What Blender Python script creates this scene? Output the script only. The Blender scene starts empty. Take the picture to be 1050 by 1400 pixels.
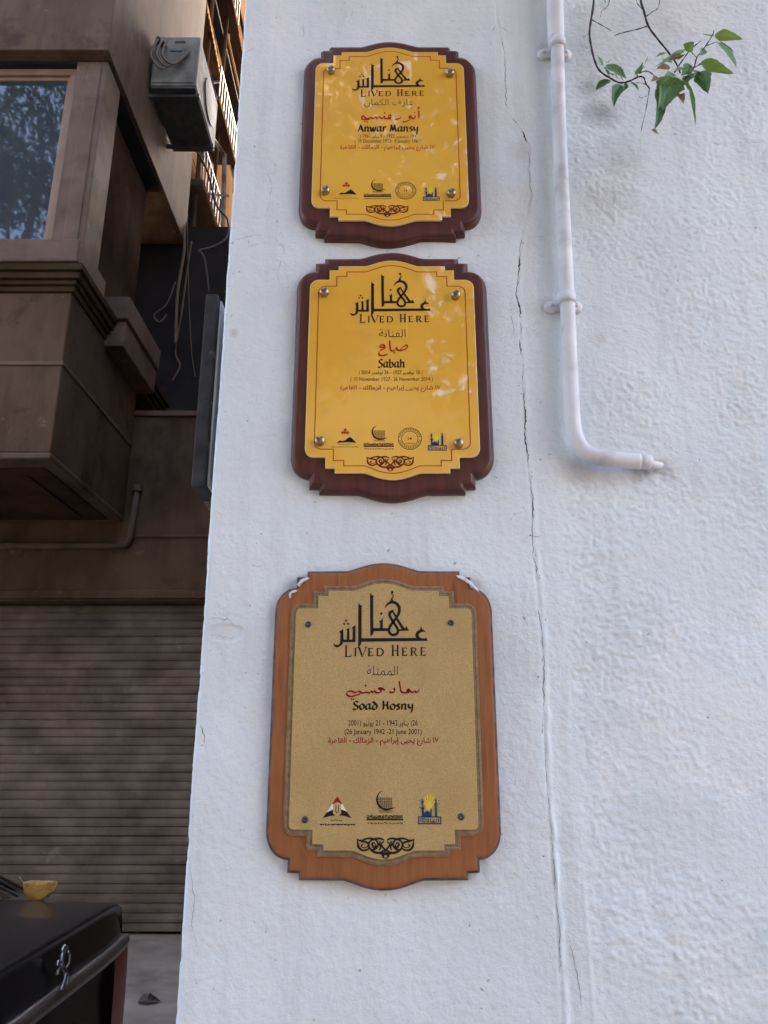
import bpy, bmesh, math, random
import numpy as np
from mathutils import Vector, Matrix

random.seed(7); rng = np.random.default_rng(7)
SC = bpy.context.scene; COL = SC.collection
R = math.radians

# ------------------------------------------------------------------ camera
CAM_H = 1.55; WALL_Y = 1.30; PITCH = R(17); F = 1050.0
cam = bpy.data.cameras.new('camera'); camo = bpy.data.objects.new('camera', cam); COL.objects.link(camo)
cam.sensor_fit = 'HORIZONTAL'; cam.sensor_width = 36; cam.lens = 36
cam.clip_start = 0.05; cam.clip_end = 500
camo.location = (0, 0, CAM_H); camo.rotation_euler = (R(90) + PITCH, 0, 0)
SC.camera = camo
# ------------------------------------------------------------------ world and sun
SUN_EL, SUN_AZ = R(30), R(30)          # azimuth from +Y towards +X
w = bpy.data.worlds.new('World'); SC.world = w; w.use_nodes = True
nt = w.node_tree; nt.nodes.clear()
out = nt.nodes.new('ShaderNodeOutputWorld'); bg = nt.nodes.new('ShaderNodeBackground'); sky = nt.nodes.new('ShaderNodeTexSky')
sky.sky_type = 'NISHITA'; sky.sun_disc = False; sky.sun_elevation = SUN_EL; sky.sun_rotation = SUN_AZ
sky.air_density = .75; sky.dust_density = 5.0; sky.ozone_density = .6
bg.inputs['Strength'].default_value = 0.15
hz = nt.nodes.new('ShaderNodeHueSaturation'); hz.inputs['Saturation'].default_value = .95      # a hazy city sky
nt.links.new(sky.outputs[0], hz.inputs['Color']); nt.links.new(hz.outputs[0], bg.inputs['Color']); nt.links.new(bg.outputs[0], out.inputs['Surface'])
sl = bpy.data.lights.new('sun', 'SUN'); so = bpy.data.objects.new('sun', sl); COL.objects.link(so)
sl.energy = 2.0; sl.angle = R(0.5); sl.color = (1.0, 0.74, 0.42)
sd = Vector((math.sin(SUN_AZ) * math.cos(SUN_EL), math.cos(SUN_AZ) * math.cos(SUN_EL), math.sin(SUN_EL)))
so.rotation_euler = sd.to_track_quat('Z', 'Y').to_euler(); so.location = sd * 30
SC.view_settings.view_transform = 'Standard'; SC.view_settings.look = 'None'
SC.view_settings.exposure = 3.85; SC.view_settings.gamma = 1.0

# ------------------------------------------------------------------ helpers
def P(px, py, Y):
    """point on the plane y = Y that the photo shows at px, py"""
    dx = (px - 525) / F; dy = (700 - py) / F
    yd = math.cos(PITCH) - dy * math.sin(PITCH); zd = math.sin(PITCH) + dy * math.cos(PITCH)
    s = Y / yd
    return Vector((dx * s, Y, CAM_H + zd * s))

class MB:
    def __init__(s): s.v = []; s.f = []; s.m = []; s.cur = 0
    def add(s, vs, fs):
        n = len(s.v); s.v += [tuple(v) for v in vs]; s.f += [tuple(n + i for i in f) for f in fs]; s.m += [s.cur] * len(fs)
    def box(s, x0, x1, y0, y1, z0, z1):
        s.add([(x0, y0, z0), (x1, y0, z0), (x1, y1, z0), (x0, y1, z0), (x0, y0, z1), (x1, y0, z1), (x1, y1, z1), (x0, y1, z1)],
              [(0, 3, 2, 1), (4, 5, 6, 7), (0, 1, 5, 4), (1, 2, 6, 5), (2, 3, 7, 6), (3, 0, 4, 7)])
    def tube(s, pts, r, n=10, cap=True):
        pts = [Vector(p) for p in pts]; rs = r if isinstance(r, (list, tuple)) else [r] * len(pts)
        rings = []; up = None
        for i, p in enumerate(pts):
            t = (pts[min(i + 1, len(pts) - 1)] - pts[max(i - 1, 0)])
            t = t.normalized() if t.length > 1e-9 else Vector((0, 0, 1))
            if up is None: up = t.orthogonal().normalized()
            a = (up - t * up.dot(t)); a = a.normalized() if a.length > 1e-6 else t.orthogonal().normalized()
            up = a; b = t.cross(a)
            rings.append([p + (a * math.cos(2 * math.pi * k / n) + b * math.sin(2 * math.pi * k / n)) * rs[i] for k in range(n)])
        fs = []
        for i in range(len(pts) - 1):
            for k in range(n):
                k2 = (k + 1) % n; fs.append((i * n + k, i * n + k2, (i + 1) * n + k2, (i + 1) * n + k))
        if cap: fs += [tuple(range(n - 1, -1, -1)), tuple((len(pts) - 1) * n + k for k in range(n))]
        s.add([q for rg in rings for q in rg], fs)
    def lathe(s, c, prof, axis='y', n=20):
        """prof: (radius, distance along axis); towards -y for 'y', up for 'z'"""
        vs = []; fs = []
        for r_, d in prof:
            for k in range(n):
                a = 2 * math.pi * k / n
                if axis == 'y': vs.append((c[0] + r_ * math.cos(a), c[1] - d, c[2] + r_ * math.sin(a)))
                elif axis == 'x': vs.append((c[0] + d, c[1] + r_ * math.cos(a), c[2] + r_ * math.sin(a)))
                else: vs.append((c[0] + r_ * math.cos(a), c[1] + r_ * math.sin(a), c[2] + d))
        for i in range(len(prof) - 1):
            for k in range(n):
                k2 = (k + 1) % n; fs.append((i * n + k, i * n + k2, (i + 1) * n + k2, (i + 1) * n + k))
        fs.append(tuple((len(prof) - 1) * n + k for k in range(n))); fs.append(tuple(range(n - 1, -1, -1)))
        s.add(vs, fs)
    def build(s, name, mats, parent=None, smooth=False, bevel=0, origin=None):
        me = bpy.data.meshes.new(name); me.from_pydata(s.v, [], s.f); me.update()
        bm = bmesh.new(); bm.from_mesh(me); bmesh.ops.recalc_face_normals(bm, faces=bm.faces)
        bm.to_mesh(me); bm.free()
        for m in (mats if isinstance(mats, (list, tuple)) else [mats]): me.materials.append(m)
        if len(me.materials) > 1: me.polygons.foreach_set('material_index', s.m)
        if smooth: me.polygons.foreach_set('use_smooth', [True] * len(me.polygons))
        return link(name, me, parent, bevel, smooth)

def link(name, me, parent=None, bevel=0, smooth=False):
    o = bpy.data.objects.new(name, me); COL.objects.link(o)
    if parent: o.parent = parent
    if bevel:
        b = o.modifiers.new('bevel', 'BEVEL'); b.width = bevel; b.segments = 2; b.limit_method = 'ANGLE'; b.angle_limit = R(40)
    return o

def empty(name, loc, label, cat, group=None):
    o = bpy.data.objects.new(name, None); COL.objects.link(o); o.location = loc; o.empty_display_size = .1
    return tag(o, label, cat, group)

def tag(o, label, cat, group=None):
    o['label'] = label; o['category'] = cat
    if group: o['group'] = group
    return o

def rebase(o, loc):
    """move a mesh's origin to loc (its vertices keep their places)"""
    loc = Vector(loc); o.data.transform(Matrix.Translation(-loc)); o.location = loc; return o

# ------------------------------------------------------------------ materials
def mat(name, c1, c2=None, scale=8.0, rough=.6, metal=0., bump=0., bscale=60., detail=6., stretch=(1, 1, 1), spec=.5, coat=0., coat_ior=1.5,
        lo=.35, hi=.65, c3=None, s3=2., t3=(.55, .75), bdist=.003, rvar=0., grime=0.):
    m = bpy.data.materials.new(name); m.use_nodes = True; t = m.node_tree; N = t.nodes; L = t.links
    b = N['Principled BSDF']; b.inputs['Roughness'].default_value = rough; b.inputs['Metallic'].default_value = metal
    b.inputs['Specular IOR Level'].default_value = spec
    b.inputs['Coat Weight'].default_value = coat; b.inputs['Coat IOR'].default_value = coat_ior; b.inputs['Coat Roughness'].default_value = .03
    tc = N.new('ShaderNodeTexCoord'); mp = N.new('ShaderNodeMapping'); mp.inputs['Scale'].default_value = stretch
    L.new(tc.outputs['Object'], mp.inputs['Vector'])
    def noise(sc, de=detail):
        n = N.new('ShaderNodeTexNoise'); n.inputs['Scale'].default_value = sc; n.inputs['Detail'].default_value = de
        L.new(mp.outputs[0], n.inputs['Vector']); return n.outputs['Fac']
    def ramp(src, a, b_, ca, cb):
        r = N.new('ShaderNodeValToRGB'); r.color_ramp.elements[0].position = a; r.color_ramp.elements[1].position = b_
        r.color_ramp.elements[0].color = (*ca, 1); r.color_ramp.elements[1].color = (*cb, 1); L.new(src, r.inputs[0]); return r.outputs[0]
    colr = None
    if c2:
        colr = ramp(noise(scale), lo, hi, c1, c2)
        if c3:
            mx = N.new('ShaderNodeMixRGB'); L.new(ramp(noise(s3), t3[0], t3[1], (0, 0, 0), (1, 1, 1)), mx.inputs[0])
            L.new(colr, mx.inputs[1]); mx.inputs[2].default_value = (*c3, 1); colr = mx.outputs[0]
        if grime:                                   # run-off streaks, soot patches and pale scuffs
            m2 = N.new('ShaderNodeMapping'); m2.inputs['Scale'].default_value = (4.0, 4.0, .6); L.new(tc.outputs['Object'], m2.inputs['Vector'])
            def n2(sc, vec, de=6):
                n = N.new('ShaderNodeTexNoise'); n.inputs['Scale'].default_value = sc; n.inputs['Detail'].default_value = de; n.inputs['Roughness'].default_value = .65; L.new(vec, n.inputs['Vector']); return n.outputs['Fac']
            for src, a_, b2, cc, am in ((n2(1.0, m2.outputs[0]), .48, .80, tuple(.42 * x for x in c1), grime * .6), (n2(2.3, tc.outputs['Object'], 9), .54, .66, tuple(.5 * x for x in c1), grime * .7), (n2(5.5, tc.outputs['Object'], 10), .63, .70, tuple(min(.5, 1.7 * x + .02) for x in c2), grime * .55)):
                mx = N.new('ShaderNodeMixRGB'); L.new(ramp(src, a_, b2, (0, 0, 0), (am, am, am)), mx.inputs[0]); L.new(colr, mx.inputs[1]); mx.inputs[2].default_value = (*cc, 1); colr = mx.outputs[0]
        L.new(colr, b.inputs['Base Color'])
    else: b.inputs['Base Color'].default_value = (*c1, 1)
    if rvar:
        mr = N.new('ShaderNodeMapRange'); mr.inputs['To Min'].default_value = max(0, rough - rvar); mr.inputs['To Max'].default_value = rough + rvar
        L.new(noise(scale * 1.7), mr.inputs['Value']); L.new(mr.outputs[0], b.inputs['Roughness'])
    if bump:
        bp = N.new('ShaderNodeBump'); bp.inputs['Strength'].default_value = bump; bp.inputs['Distance'].default_value = bdist
        L.new(noise(bscale), bp.inputs['Height']); L.new(bp.outputs[0], b.inputs['Normal'])
    m['nodes_ready'] = True
    return m

M = {}
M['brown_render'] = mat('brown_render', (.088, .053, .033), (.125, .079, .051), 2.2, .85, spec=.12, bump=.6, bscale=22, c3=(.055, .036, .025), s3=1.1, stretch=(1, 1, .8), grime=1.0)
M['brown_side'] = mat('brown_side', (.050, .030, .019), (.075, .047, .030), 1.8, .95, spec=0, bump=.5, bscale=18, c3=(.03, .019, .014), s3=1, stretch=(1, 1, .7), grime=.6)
M['brown_trim'] = mat('brown_trim', (.105, .066, .046), (.15, .098, .07), 3, .75, spec=.2, bump=.5, bscale=25, c3=(.055, .034, .025), s3=2, grime=.7)
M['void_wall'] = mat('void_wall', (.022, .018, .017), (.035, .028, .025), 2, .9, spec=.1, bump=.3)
M['shutter'] = mat('shutter', (.105, .080, .060), (.185, .145, .112), 3, .7, spec=.1, bump=.3, bscale=30, c3=(.062, .045, .033), s3=1.2, stretch=(1, 1, 1.5), grime=.6)
M['shutter_dark'] = mat('shutter_dark', (.03, .026, .024), (.045, .04, .036), 3, .8)
M['concrete'] = mat('concrete', (.26, .20, .15), (.36, .285, .22), 3.5, .85, bump=.5, bscale=40, c3=(.16, .12, .09), s3=2.2, grime=.4)
M['alu'] = mat('bronze_aluminium', (.19, .12, .08), (.24, .155, .105), 5, .45, spec=.3)
M['glass'] = mat('tinted_glass', (.028, .034, .042), (.04, .047, .056), .8, .03, spec=.5, coat=.45, coat_ior=1.5)
M['goldwall'] = mat('ochre_wall', (.045, .026, .016), (.075, .045, .026), 2, .95, spec=0, bump=.4, bscale=20, c3=(.06, .037, .022), s3=1.5)
M['palewall'] = mat('pale_wall', (.17, .12, .065), (.22, .16, .09), 2, .95, spec=0)
M['pale_metal'] = mat('painted_metal', (.16, .14, .11), (.24, .215, .17), 4, .65, spec=.2, bump=.2, c3=(.09, .065, .045), s3=5, t3=(.48, .7), grime=.7)
M['cable'] = mat('cable_rubber', (.03, .026, .024), (.06, .05, .045), 12, .6)
M['cable_tan'] = mat('cable_tan', (.10, .065, .04), (.15, .10, .06), 9, .6)
M['pvc'] = mat('painted_pipe', (.62, .62, .635), (.72, .72, .735), 14, .5, bump=.35, bscale=60, c3=(.42, .41, .41), s3=16, t3=(.52, .8))
M['wood_dark'] = mat('mahogany', (.070, .020, .013), (.10, .028, .018), 18, .42, bump=.18, bscale=70, stretch=(6, 1, .4), spec=.35, coat=.15)
M['wood_orange'] = mat('worn_orange_wood', (.265, .096, .032), (.355, .136, .047), 14, .6, spec=.25, bump=.2, bscale=60, stretch=(5, 1, .6), grime=.35, c3=(.17, .058, .024), s3=14, t3=(.5, .75))
M['wood_edge'] = mat('weathered_edge', (.06, .035, .03), (.16, .10, .085), 60, .85, bump=.6, bscale=200)
M['ink'] = mat('black_ink', (.018, .014, .012), (.026, .02, .016), 30, .8, spec=.1)
M['ink_red'] = mat('red_ink', (.36, .035, .018), (.42, .05, .025), 30, .8, spec=.1)
M['ink_dark_red'] = mat('dark_red_ink', (.22, .014, .016), (.27, .02, .02), 30, .8, spec=.1)
M['ink_maroon'] = mat('maroon_ink', (.13, .022, .012), (.16, .03, .016), 30, .8, spec=.1)
M['ink_blue'] = mat('navy_ink', (.012, .04, .10), (.018, .055, .13), 30, .8, spec=.1)
M['ink_green'] = mat('green_ink', (.03, .09, .05), (.04, .11, .06), 30, .8, spec=.1)
M['ink_white'] = mat('white_ink', (.72, .70, .64), (.78, .76, .70), 30, .8, spec=.1)
M['ink_yellow'] = mat('yellow_ink', (.75, .52, .02), (.8, .58, .03), 30, .4)
M['ink_gold'] = mat('gold_ink', (.42, .29, .11), (.5, .36, .15), 60, .45)
M['brass'] = mat('brass_cap', (.30, .235, .13), (.40, .32, .19), 80, .30, metal=1., bump=.15, bscale=300)
M['steel_dark'] = mat('dark_screw', (.06, .05, .05), (.11, .09, .08), 300, .4, metal=.7)
M['sheet_edge'] = mat('acrylic_edge', (.72, .58, .30), (.8, .68, .4), 40, .3)
M['gold_rim'] = mat('dull_brass_rim', (.19, .125, .06), (.28, .19, .10), 120, .55, metal=.1, spec=.3, bump=.3, bscale=300, stretch=(1, 1, 1), c3=(.2, .13, .07), s3=18)
M['crack'] = mat('crack_dark', (.05, .045, .042), (.11, .10, .09), 90, .95)  # dark dirt deep in the cracks, also used for the spout mouth
M['filler'] = mat('plaster_filler', (.66, .66, .65), (.74, .74, .74), 60, .8, bump=.6, bscale=120)
M['slab'] = mat('weathered_slate', (.026, .026, .028), (.055, .053, .05), 22, .7, spec=.2, bump=.6, bscale=80, c3=(.26, .22, .19), s3=24, t3=(.6, .72))
M['slab_back'] = mat('sign_bounce_tint', (.6, .59, .59), (.7, .69, .68), 12, .5, spec=.2, c3=(.2, .19, .19), s3=5)  # pale tone holds light bounced off the white wall
M['car_paint'] = mat('black_car_paint', (.012, .012, .015), (.016, .016, .020), 3, .30, spec=.3, coat=.4, coat_ior=1.5)
M['car_trim'] = mat('car_trim', (.012, .012, .012), (.02, .02, .02), 10, .6)
M['chrome'] = mat('chrome', (.62, .62, .63), (.7, .7, .72), 20, .12, metal=1.)
M['dark_chrome'] = mat('dull_chrome', (.48, .47, .46), (.56, .55, .54), 30, .42, metal=1.)
M['tail_red'] = mat('tail_light_red', (.62, .015, .028), (.72, .022, .036), 30, .3, spec=.25)
M['rubber'] = mat('tyre_rubber', (.02, .02, .02), (.03, .03, .03), 40, .8)
M['car_glass'] = mat('car_glass', (.018, .024, .024), (.024, .03, .03), 2, .03, spec=.8, coat=1., coat_ior=1.8)
M['dry_leaf'] = mat('dry_yellow_leaf', (.42, .22, .04), (.62, .36, .075), 40, .6, bump=.5, bscale=90, c3=(.26, .11, .025), s3=45)
M['debris'] = mat('dead_leaf', (.05, .03, .025), (.09, .05, .035), 40, .8)
M['bark'] = mat('bark', (.07, .05, .045), (.12, .09, .08), 20, .9, bump=.8, bscale=40, stretch=(1, 1, .2))
M['twig'] = mat('dark_twig', (.022, .014, .016), (.05, .034, .034), 120, .7)
def leafmat(name, c1, c2, rough=.4, trans=.35, veins=False):
    m = mat(name, c1, c2, 55, rough, bump=.25, bscale=140, spec=.4, c3=tuple(.6 * x for x in c1), s3=70, t3=(.5, .7))
    t = m.node_tree; b = t.nodes['Principled BSDF']; N = t.nodes; L = t.links
    if veins:
        uv = N.new('ShaderNodeUVMap'); sp = N.new('ShaderNodeSeparateXYZ'); L.new(uv.outputs[0], sp.inputs[0])
        def math_(op, a, b_):
            n = N.new('ShaderNodeMath'); n.operation = op
            for k, v in enumerate((a, b_)):
                if isinstance(v, (int, float)): n.inputs[k].default_value = v
                else: L.new(v, n.inputs[k])
            return n.outputs[0]
        au = math_('ABSOLUTE', sp.outputs[0], 0); ph = math_('MULTIPLY', math_('SUBTRACT', sp.outputs[1], math_('MULTIPLY', au, .28)), 44)
        rib = math_('GREATER_THAN', math_('SINE', ph, 0), .93); mid = math_('LESS_THAN', au, .06); v = math_('MAXIMUM', rib, mid)
        mx = N.new('ShaderNodeMixRGB'); src = b.inputs['Base Color'].links[0].from_socket; L.new(math_('MULTIPLY', v, .45), mx.inputs[0]); L.new(src, mx.inputs[1])
        mx.inputs[2].default_value = tuple(min(1, 1.7 * x + .04) for x in c2) + (1,); L.new(mx.outputs[0], b.inputs['Base Color'])
    tr = t.nodes.new('ShaderNodeBsdfTranslucent'); tr.inputs['Color'].default_value = (c2[0] * 1.6, c2[1] * 1.6, c2[2], 1)
    mx = t.nodes.new('ShaderNodeMixShader'); mx.inputs[0].default_value = trans
    o = t.nodes['Material Output']; t.links.new(b.outputs[0], mx.inputs[1]); t.links.new(tr.outputs[0], mx.inputs[2]); t.links.new(mx.outputs[0], o.inputs['Surface'])
    return m
M['leaf_mid'] = leafmat('leaf_mid_green', (.085, .165, .075), (.125, .225, .10), veins=True)
M['leaf_dark'] = leafmat('leaf_dark_green', (.034, .08, .034), (.058, .12, .05), veins=True)
M['leaf_light'] = leafmat('leaf_yellow_green', (.135, .205, .05), (.18, .26, .07), veins=True)
M['leaf_pale'] = leafmat('leaf_pale_underside', (.17, .29, .18), (.22, .35, .23), .55)
M['leaf_brown'] = leafmat('leaf_withered_brown', (.20, .12, .08), (.27, .16, .10), .6)
M['crown'] = leafmat('crown_foliage', (.02, .04, .014), (.04, .07, .024), .55)

# gold acrylic sheets (glossy) and speckled brass
def gold_sheet():
    m = mat('gold_acrylic', (.73, .385, .032), (.82, .46, .048), 2.2, .42, metal=.0, spec=.3, coat=1., coat_ior=1.75)
    t = m.node_tree; b = t.nodes['Principled BSDF']
    tc = t.nodes.new('ShaderNodeTexCoord'); n = t.nodes.new('ShaderNodeTexNoise'); n.inputs['Scale'].default_value = 9; n.inputs['Detail'].default_value = 2
    bp = t.nodes.new('ShaderNodeBump'); bp.inputs['Strength'].default_value = .13; bp.inputs['Distance'].default_value = .004
    t.links.new(tc.outputs['Object'], n.inputs['Vector']); t.links.new(n.outputs['Fac'], bp.inputs['Height']); t.links.new(bp.outputs[0], b.inputs['Coat Normal'])
    return m
M['gold'] = gold_sheet()
M['brass_plate'] = mat('speckled_brass', (.38, .255, .092), (.56, .40, .17), 900, .6, metal=.1, spec=.25, bump=.15, bscale=700, lo=.3, hi=.7, c3=(.40, .265, .10), s3=7, t3=(.5, .85), detail=2)

# ------------------------------------------------------------------ ground
g = MB(); g.add([(-60, -60, 0), (60, -60, 0), (60, 60, 0), (-60, 60, 0)], [(0, 1, 2, 3)])
o = g.build('ground', M['concrete']); o['kind'] = 'structure'

# ------------------------------------------------------------------ white plastered wall
EDGE_X = -.311
def smooth(a, b, x):
    t = np.clip((x - a) / (b - a), 0, 1); return t * t * (3 - 2 * t)
def vnoise(X, Z, cell, seed):
    r = np.random.default_rng(seed); nx = int((X.max() - X.min()) / cell) + 4; nz = int((Z.max() - Z.min()) / cell) + 4
    G = r.random((nx, nz)) * 2 - 1
    u = (X - X.min()) / cell; v = (Z - Z.min()) / cell
    i = np.floor(u).astype(int); j = np.floor(v).astype(int); fu = u - i; fv = v - j
    fu = fu * fu * fu * (fu * (fu * 6 - 15) + 10); fv = fv * fv * fv * (fv * (fv * 6 - 15) + 10)
    return (G[i, j] * (1 - fu) + G[i + 1, j] * fu) * (1 - fv) + (G[i, j + 1] * (1 - fu) + G[i + 1, j + 1] * fu) * fv
CR = [(677, -40), (680, 20), (690, 70), (692, 140), (699, 160), (712, 178), (724, 200), (723, 230), (727, 268), (714, 325), (711, 350), (707, 400), (712, 440),
      (714, 500), (717, 560), (718, 590), (723, 640), (728, 680), (730, 740), (736, 800), (743, 900), (745, 985), (750, 1100), (757, 1200), (765, 1290), (771, 1400), (776, 1500)]
CRW = [P(a, b, WALL_Y) for a, b in CR]
cz = np.array([p.z for p in CRW][::-1]); cxx = np.array([p.x for p in CRW][::-1])
ST = .0026
xs = np.arange(EDGE_X, 1.45, ST); zs = np.arange(.85, 3.40, ST)
X, Z = np.meshgrid(xs, zs, indexing='ij')
crx = np.interp(Z, cz, cxx)
ridge_mask = smooth(1.95, 1.6, Z)                               # below the pipe the seam stands proud
rough_x = np.interp(Z, [0, 1.9, 2.15, 2.5, 3.2, 4], [.318, .300, .335, .345, .37, .38])
rough = smooth(rough_x - .006, rough_x + .028, X + .006 * vnoise(X, Z, .03, 3))
hf = .0022 * vnoise(X, Z, .13, 11) + .0008 * vnoise(X, Z, .045, 12)                    # undulation, both sides
hf += (1 - rough) * (.00035 * vnoise(X, Z, .008, 13) + .00018 * vnoise(X, Z + .3 * X, .02, 18))
lump = .00035 * np.maximum(vnoise(X + .4 * Z, Z - .2 * X, .016, 14), -.35) + .00085 * np.maximum(vnoise(X + .5 * Z, Z - .3 * X, .0085, 15), -.25) + .00075 * vnoise(X, Z, .0055, 16)
dens = np.clip(.5 + .55 * vnoise(X, Z, .11, 17) + .3 * vnoise(X, Z, .05, 22), .05, 1.2)
trowel = .0007 * vnoise(X + .15 * Z, Z * .35, .035, 23) * np.maximum(vnoise(X, Z, .2, 24), 0)
hf += rough * (trowel + 1.15 * lump * (.35 + .9 * dens) - .004)
hf += -.002 * smooth(crx - .002, crx + .012, X) * (1 - rough)
rid = np.exp(-((X - crx - .0045 - .003 * vnoise(X, Z, .03, 25)) / (.0032 + .002 * vnoise(X, Z, .04, 26))) ** 2) * np.maximum(.0014 + .0022 * vnoise(X, Z, .022, 19) + .0012 * vnoise(X, Z, .09, 27), 0) * ridge_mask
groove = -np.exp(-((X - crx + .0015) / .0024) ** 2) * .0022 * (.55 + .45 * vnoise(X, Z, .05, 20))
hf += rid + groove
rid2 = np.exp(-((X - rough_x - .003) / .003) ** 2) * .0012 * smooth(1.75, 1.45, Z) * (vnoise(X, Z, .09, 21) > -.3)
hf += rid2
# flaked patches near the left edge
def flake(px, py, rx, rz, dep, seed):
    global hf
    c = P(px, py, WALL_Y); d = np.sqrt(((X - c.x) / rx) ** 2 + ((Z - c.z) / rz) ** 2) + .35 * vnoise(X, Z, .03, seed)
    hf -= dep * (1 - smooth(.93, 1.0, d))
flake(305, 868, .032, .014, .0016, 31); flake(368, 345, .045, .022, .0010, 32); flake(712, 215, .014, .03, .0012, 33)
flake(735, 330, .02, .018, .001, 34); flake(350, 150, .05, .06, .0007, 35)
Xe = X.copy(); dX = np.clip((EDGE_X + .012 - X) / .012, 0, 1)
chip = .0012 * vnoise(X, Z, .09, 41) + .0030 * np.maximum(vnoise(X, Z, .018, 42) - .35, 0) + .0022 * np.maximum(vnoise(X, Z, .007, 43) - .4, 0)
Xe += dX * np.abs(chip) * 1.3
Yv = WALL_Y - hf + .010 * dX ** 2.5 + np.where(dX > .99, .03, 0)
me = bpy.data.meshes.new('plaster_face'); nx, nz = X.shape
co = np.stack([Xe, Yv, Z], -1).reshape(-1, 3)
idx = np.arange(nx * nz).reshape(nx, nz)
q = np.stack([idx[:-1, :-1], idx[1:, :-1], idx[1:, 1:], idx[:-1, 1:]], -1).reshape(-1, 4)
me.vertices.add(len(co)); me.vertices.foreach_set('co', co.ravel().astype(np.float32))
me.loops.add(q.size); me.loops.foreach_set('vertex_index', q.ravel().astype(np.int32))
me.polygons.add(len(q)); me.polygons.foreach_set('loop_start', np.arange(0, q.size, 4, dtype=np.int32)); me.polygons.foreach_set('loop_total', np.full(len(q), 4, np.int32))
me.update(calc_edges=True); me.polygons.foreach_set('use_smooth', np.ones(len(q), bool))
def wall_y(x, z):
    i = int(np.clip(round((x - xs[0]) / ST), 0, nx - 1)); j = int(np.clip(round((z - zs[0]) / ST), 0, nz - 1)); return float(WALL_Y - hf[i, j])

def wall_material():
    m = bpy.data.materials.new('white_plaster_paint'); m.use_nodes = True; t = m.node_tree; N = t.nodes; L = t.links; b = N['Principled BSDF']
    b.inputs['Roughness'].default_value = .62; b.inputs['Specular IOR Level'].default_value = .35
    geo = N.new('ShaderNodeNewGeometry')
    def noise(sc, de=6, rg=.55):
        n = N.new('ShaderNodeTexNoise'); n.inputs['Scale'].default_value = sc; n.inputs['Detail'].default_value = de; n.inputs['Roughness'].default_value = rg
        L.new(geo.outputs['Position'], n.inputs['Vector']); return n.outputs['Fac']
    def ramp(src, a, b_, ca, cb):
        r = N.new('ShaderNodeValToRGB'); r.color_ramp.elements[0].position = a; r.color_ramp.elements[1].position = b_
        r.color_ramp.elements[0].color = ca; r.color_ramp.elements[1].color = cb; L.new(src, r.inputs[0]); return r.outputs[0]
    W = lambda v: (v[0], v[1], v[2], 1)
    c = ramp(noise(3.2), .3, .7, W((.665, .718, .738)), W((.74, .795, .815)))
    def mix(c, fac, colr):
        mx = N.new('ShaderNodeMixRGB'); L.new(fac, mx.inputs[0]); L.new(c, mx.inputs[1]); mx.inputs[2].default_value = W(colr); return mx.outputs[0]
    # soft-edged blots, mostly darker, with noisy outlines, specks of dirt, warm old coat showing through
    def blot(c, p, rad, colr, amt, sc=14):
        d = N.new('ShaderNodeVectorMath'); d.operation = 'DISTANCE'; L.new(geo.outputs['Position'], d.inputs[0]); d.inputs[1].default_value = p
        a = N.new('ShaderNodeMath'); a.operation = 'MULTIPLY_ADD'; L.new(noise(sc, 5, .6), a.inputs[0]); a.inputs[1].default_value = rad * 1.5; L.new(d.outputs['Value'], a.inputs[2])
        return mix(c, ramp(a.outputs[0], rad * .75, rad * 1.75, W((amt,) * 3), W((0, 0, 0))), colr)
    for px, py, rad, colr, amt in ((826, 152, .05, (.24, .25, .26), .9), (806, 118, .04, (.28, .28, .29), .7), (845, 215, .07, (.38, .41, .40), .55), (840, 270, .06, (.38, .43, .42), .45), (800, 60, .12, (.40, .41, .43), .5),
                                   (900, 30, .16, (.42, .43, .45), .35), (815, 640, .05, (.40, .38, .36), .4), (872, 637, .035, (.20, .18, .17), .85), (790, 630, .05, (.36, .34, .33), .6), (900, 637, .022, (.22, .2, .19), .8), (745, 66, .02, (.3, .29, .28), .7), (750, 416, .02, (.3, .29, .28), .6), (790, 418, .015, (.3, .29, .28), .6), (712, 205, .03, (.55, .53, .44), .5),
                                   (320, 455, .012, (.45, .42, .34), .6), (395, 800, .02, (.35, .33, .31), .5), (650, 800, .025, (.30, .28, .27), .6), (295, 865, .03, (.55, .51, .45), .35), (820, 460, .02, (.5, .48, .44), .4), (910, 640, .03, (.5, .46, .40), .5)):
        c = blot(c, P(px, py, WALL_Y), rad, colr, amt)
    mpv = N.new('ShaderNodeMapping'); mpv.inputs['Scale'].default_value = (26, 26, 1.6); L.new(geo.outputs['Position'], mpv.inputs['Vector'])
    ns = N.new('ShaderNodeTexNoise'); ns.inputs['Scale'].default_value = 1.0; ns.inputs['Detail'].default_value = 6; ns.inputs['Roughness'].default_value = .65; L.new(mpv.outputs[0], ns.inputs['Vector'])
    c = mix(c, ramp(ns.outputs['Fac'], .52, .80, W((0, 0, 0)), W((.42,) * 3)), (.50, .49, .48))
    c = mix(c, ramp(noise(1.9, 4, .6), .56, .60, W((0, 0, 0)), W((.35,) * 3)), (.84, .84, .85))
    c = mix(c, ramp(noise(34, 6, .7), .66, .74, W((0, 0, 0)), W((.45,) * 3)), (.46, .44, .42))
    c = mix(c, ramp(noise(95, 2, .5), .735, .77, W((0, 0, 0)), W((.75,) * 3)), (.30, .28, .27))
    c = mix(c, ramp(noise(9, 8, .7), .58, .8, W((0, 0, 0)), W((.3,) * 3)), (.55, .55, .56))
    L.new(c, b.inputs['Base Color'])
    bp = N.new('ShaderNodeBump'); bp.inputs['Strength'].default_value = .7; bp.inputs['Distance'].default_value = .0016
    L.new(noise(170, 5, .6), bp.inputs['Height'])
    bp2 = N.new('ShaderNodeBump'); bp2.inputs['Strength'].default_value = .6; bp2.inputs['Distance'].default_value = .003
    L.new(noise(70, 4, .6), bp2.inputs['Height']); L.new(bp.outputs[0], bp2.inputs['Normal']); L.new(bp2.outputs[0], b.inputs['Normal'])
    return m
M['plaster'] = wall_material()
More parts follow.
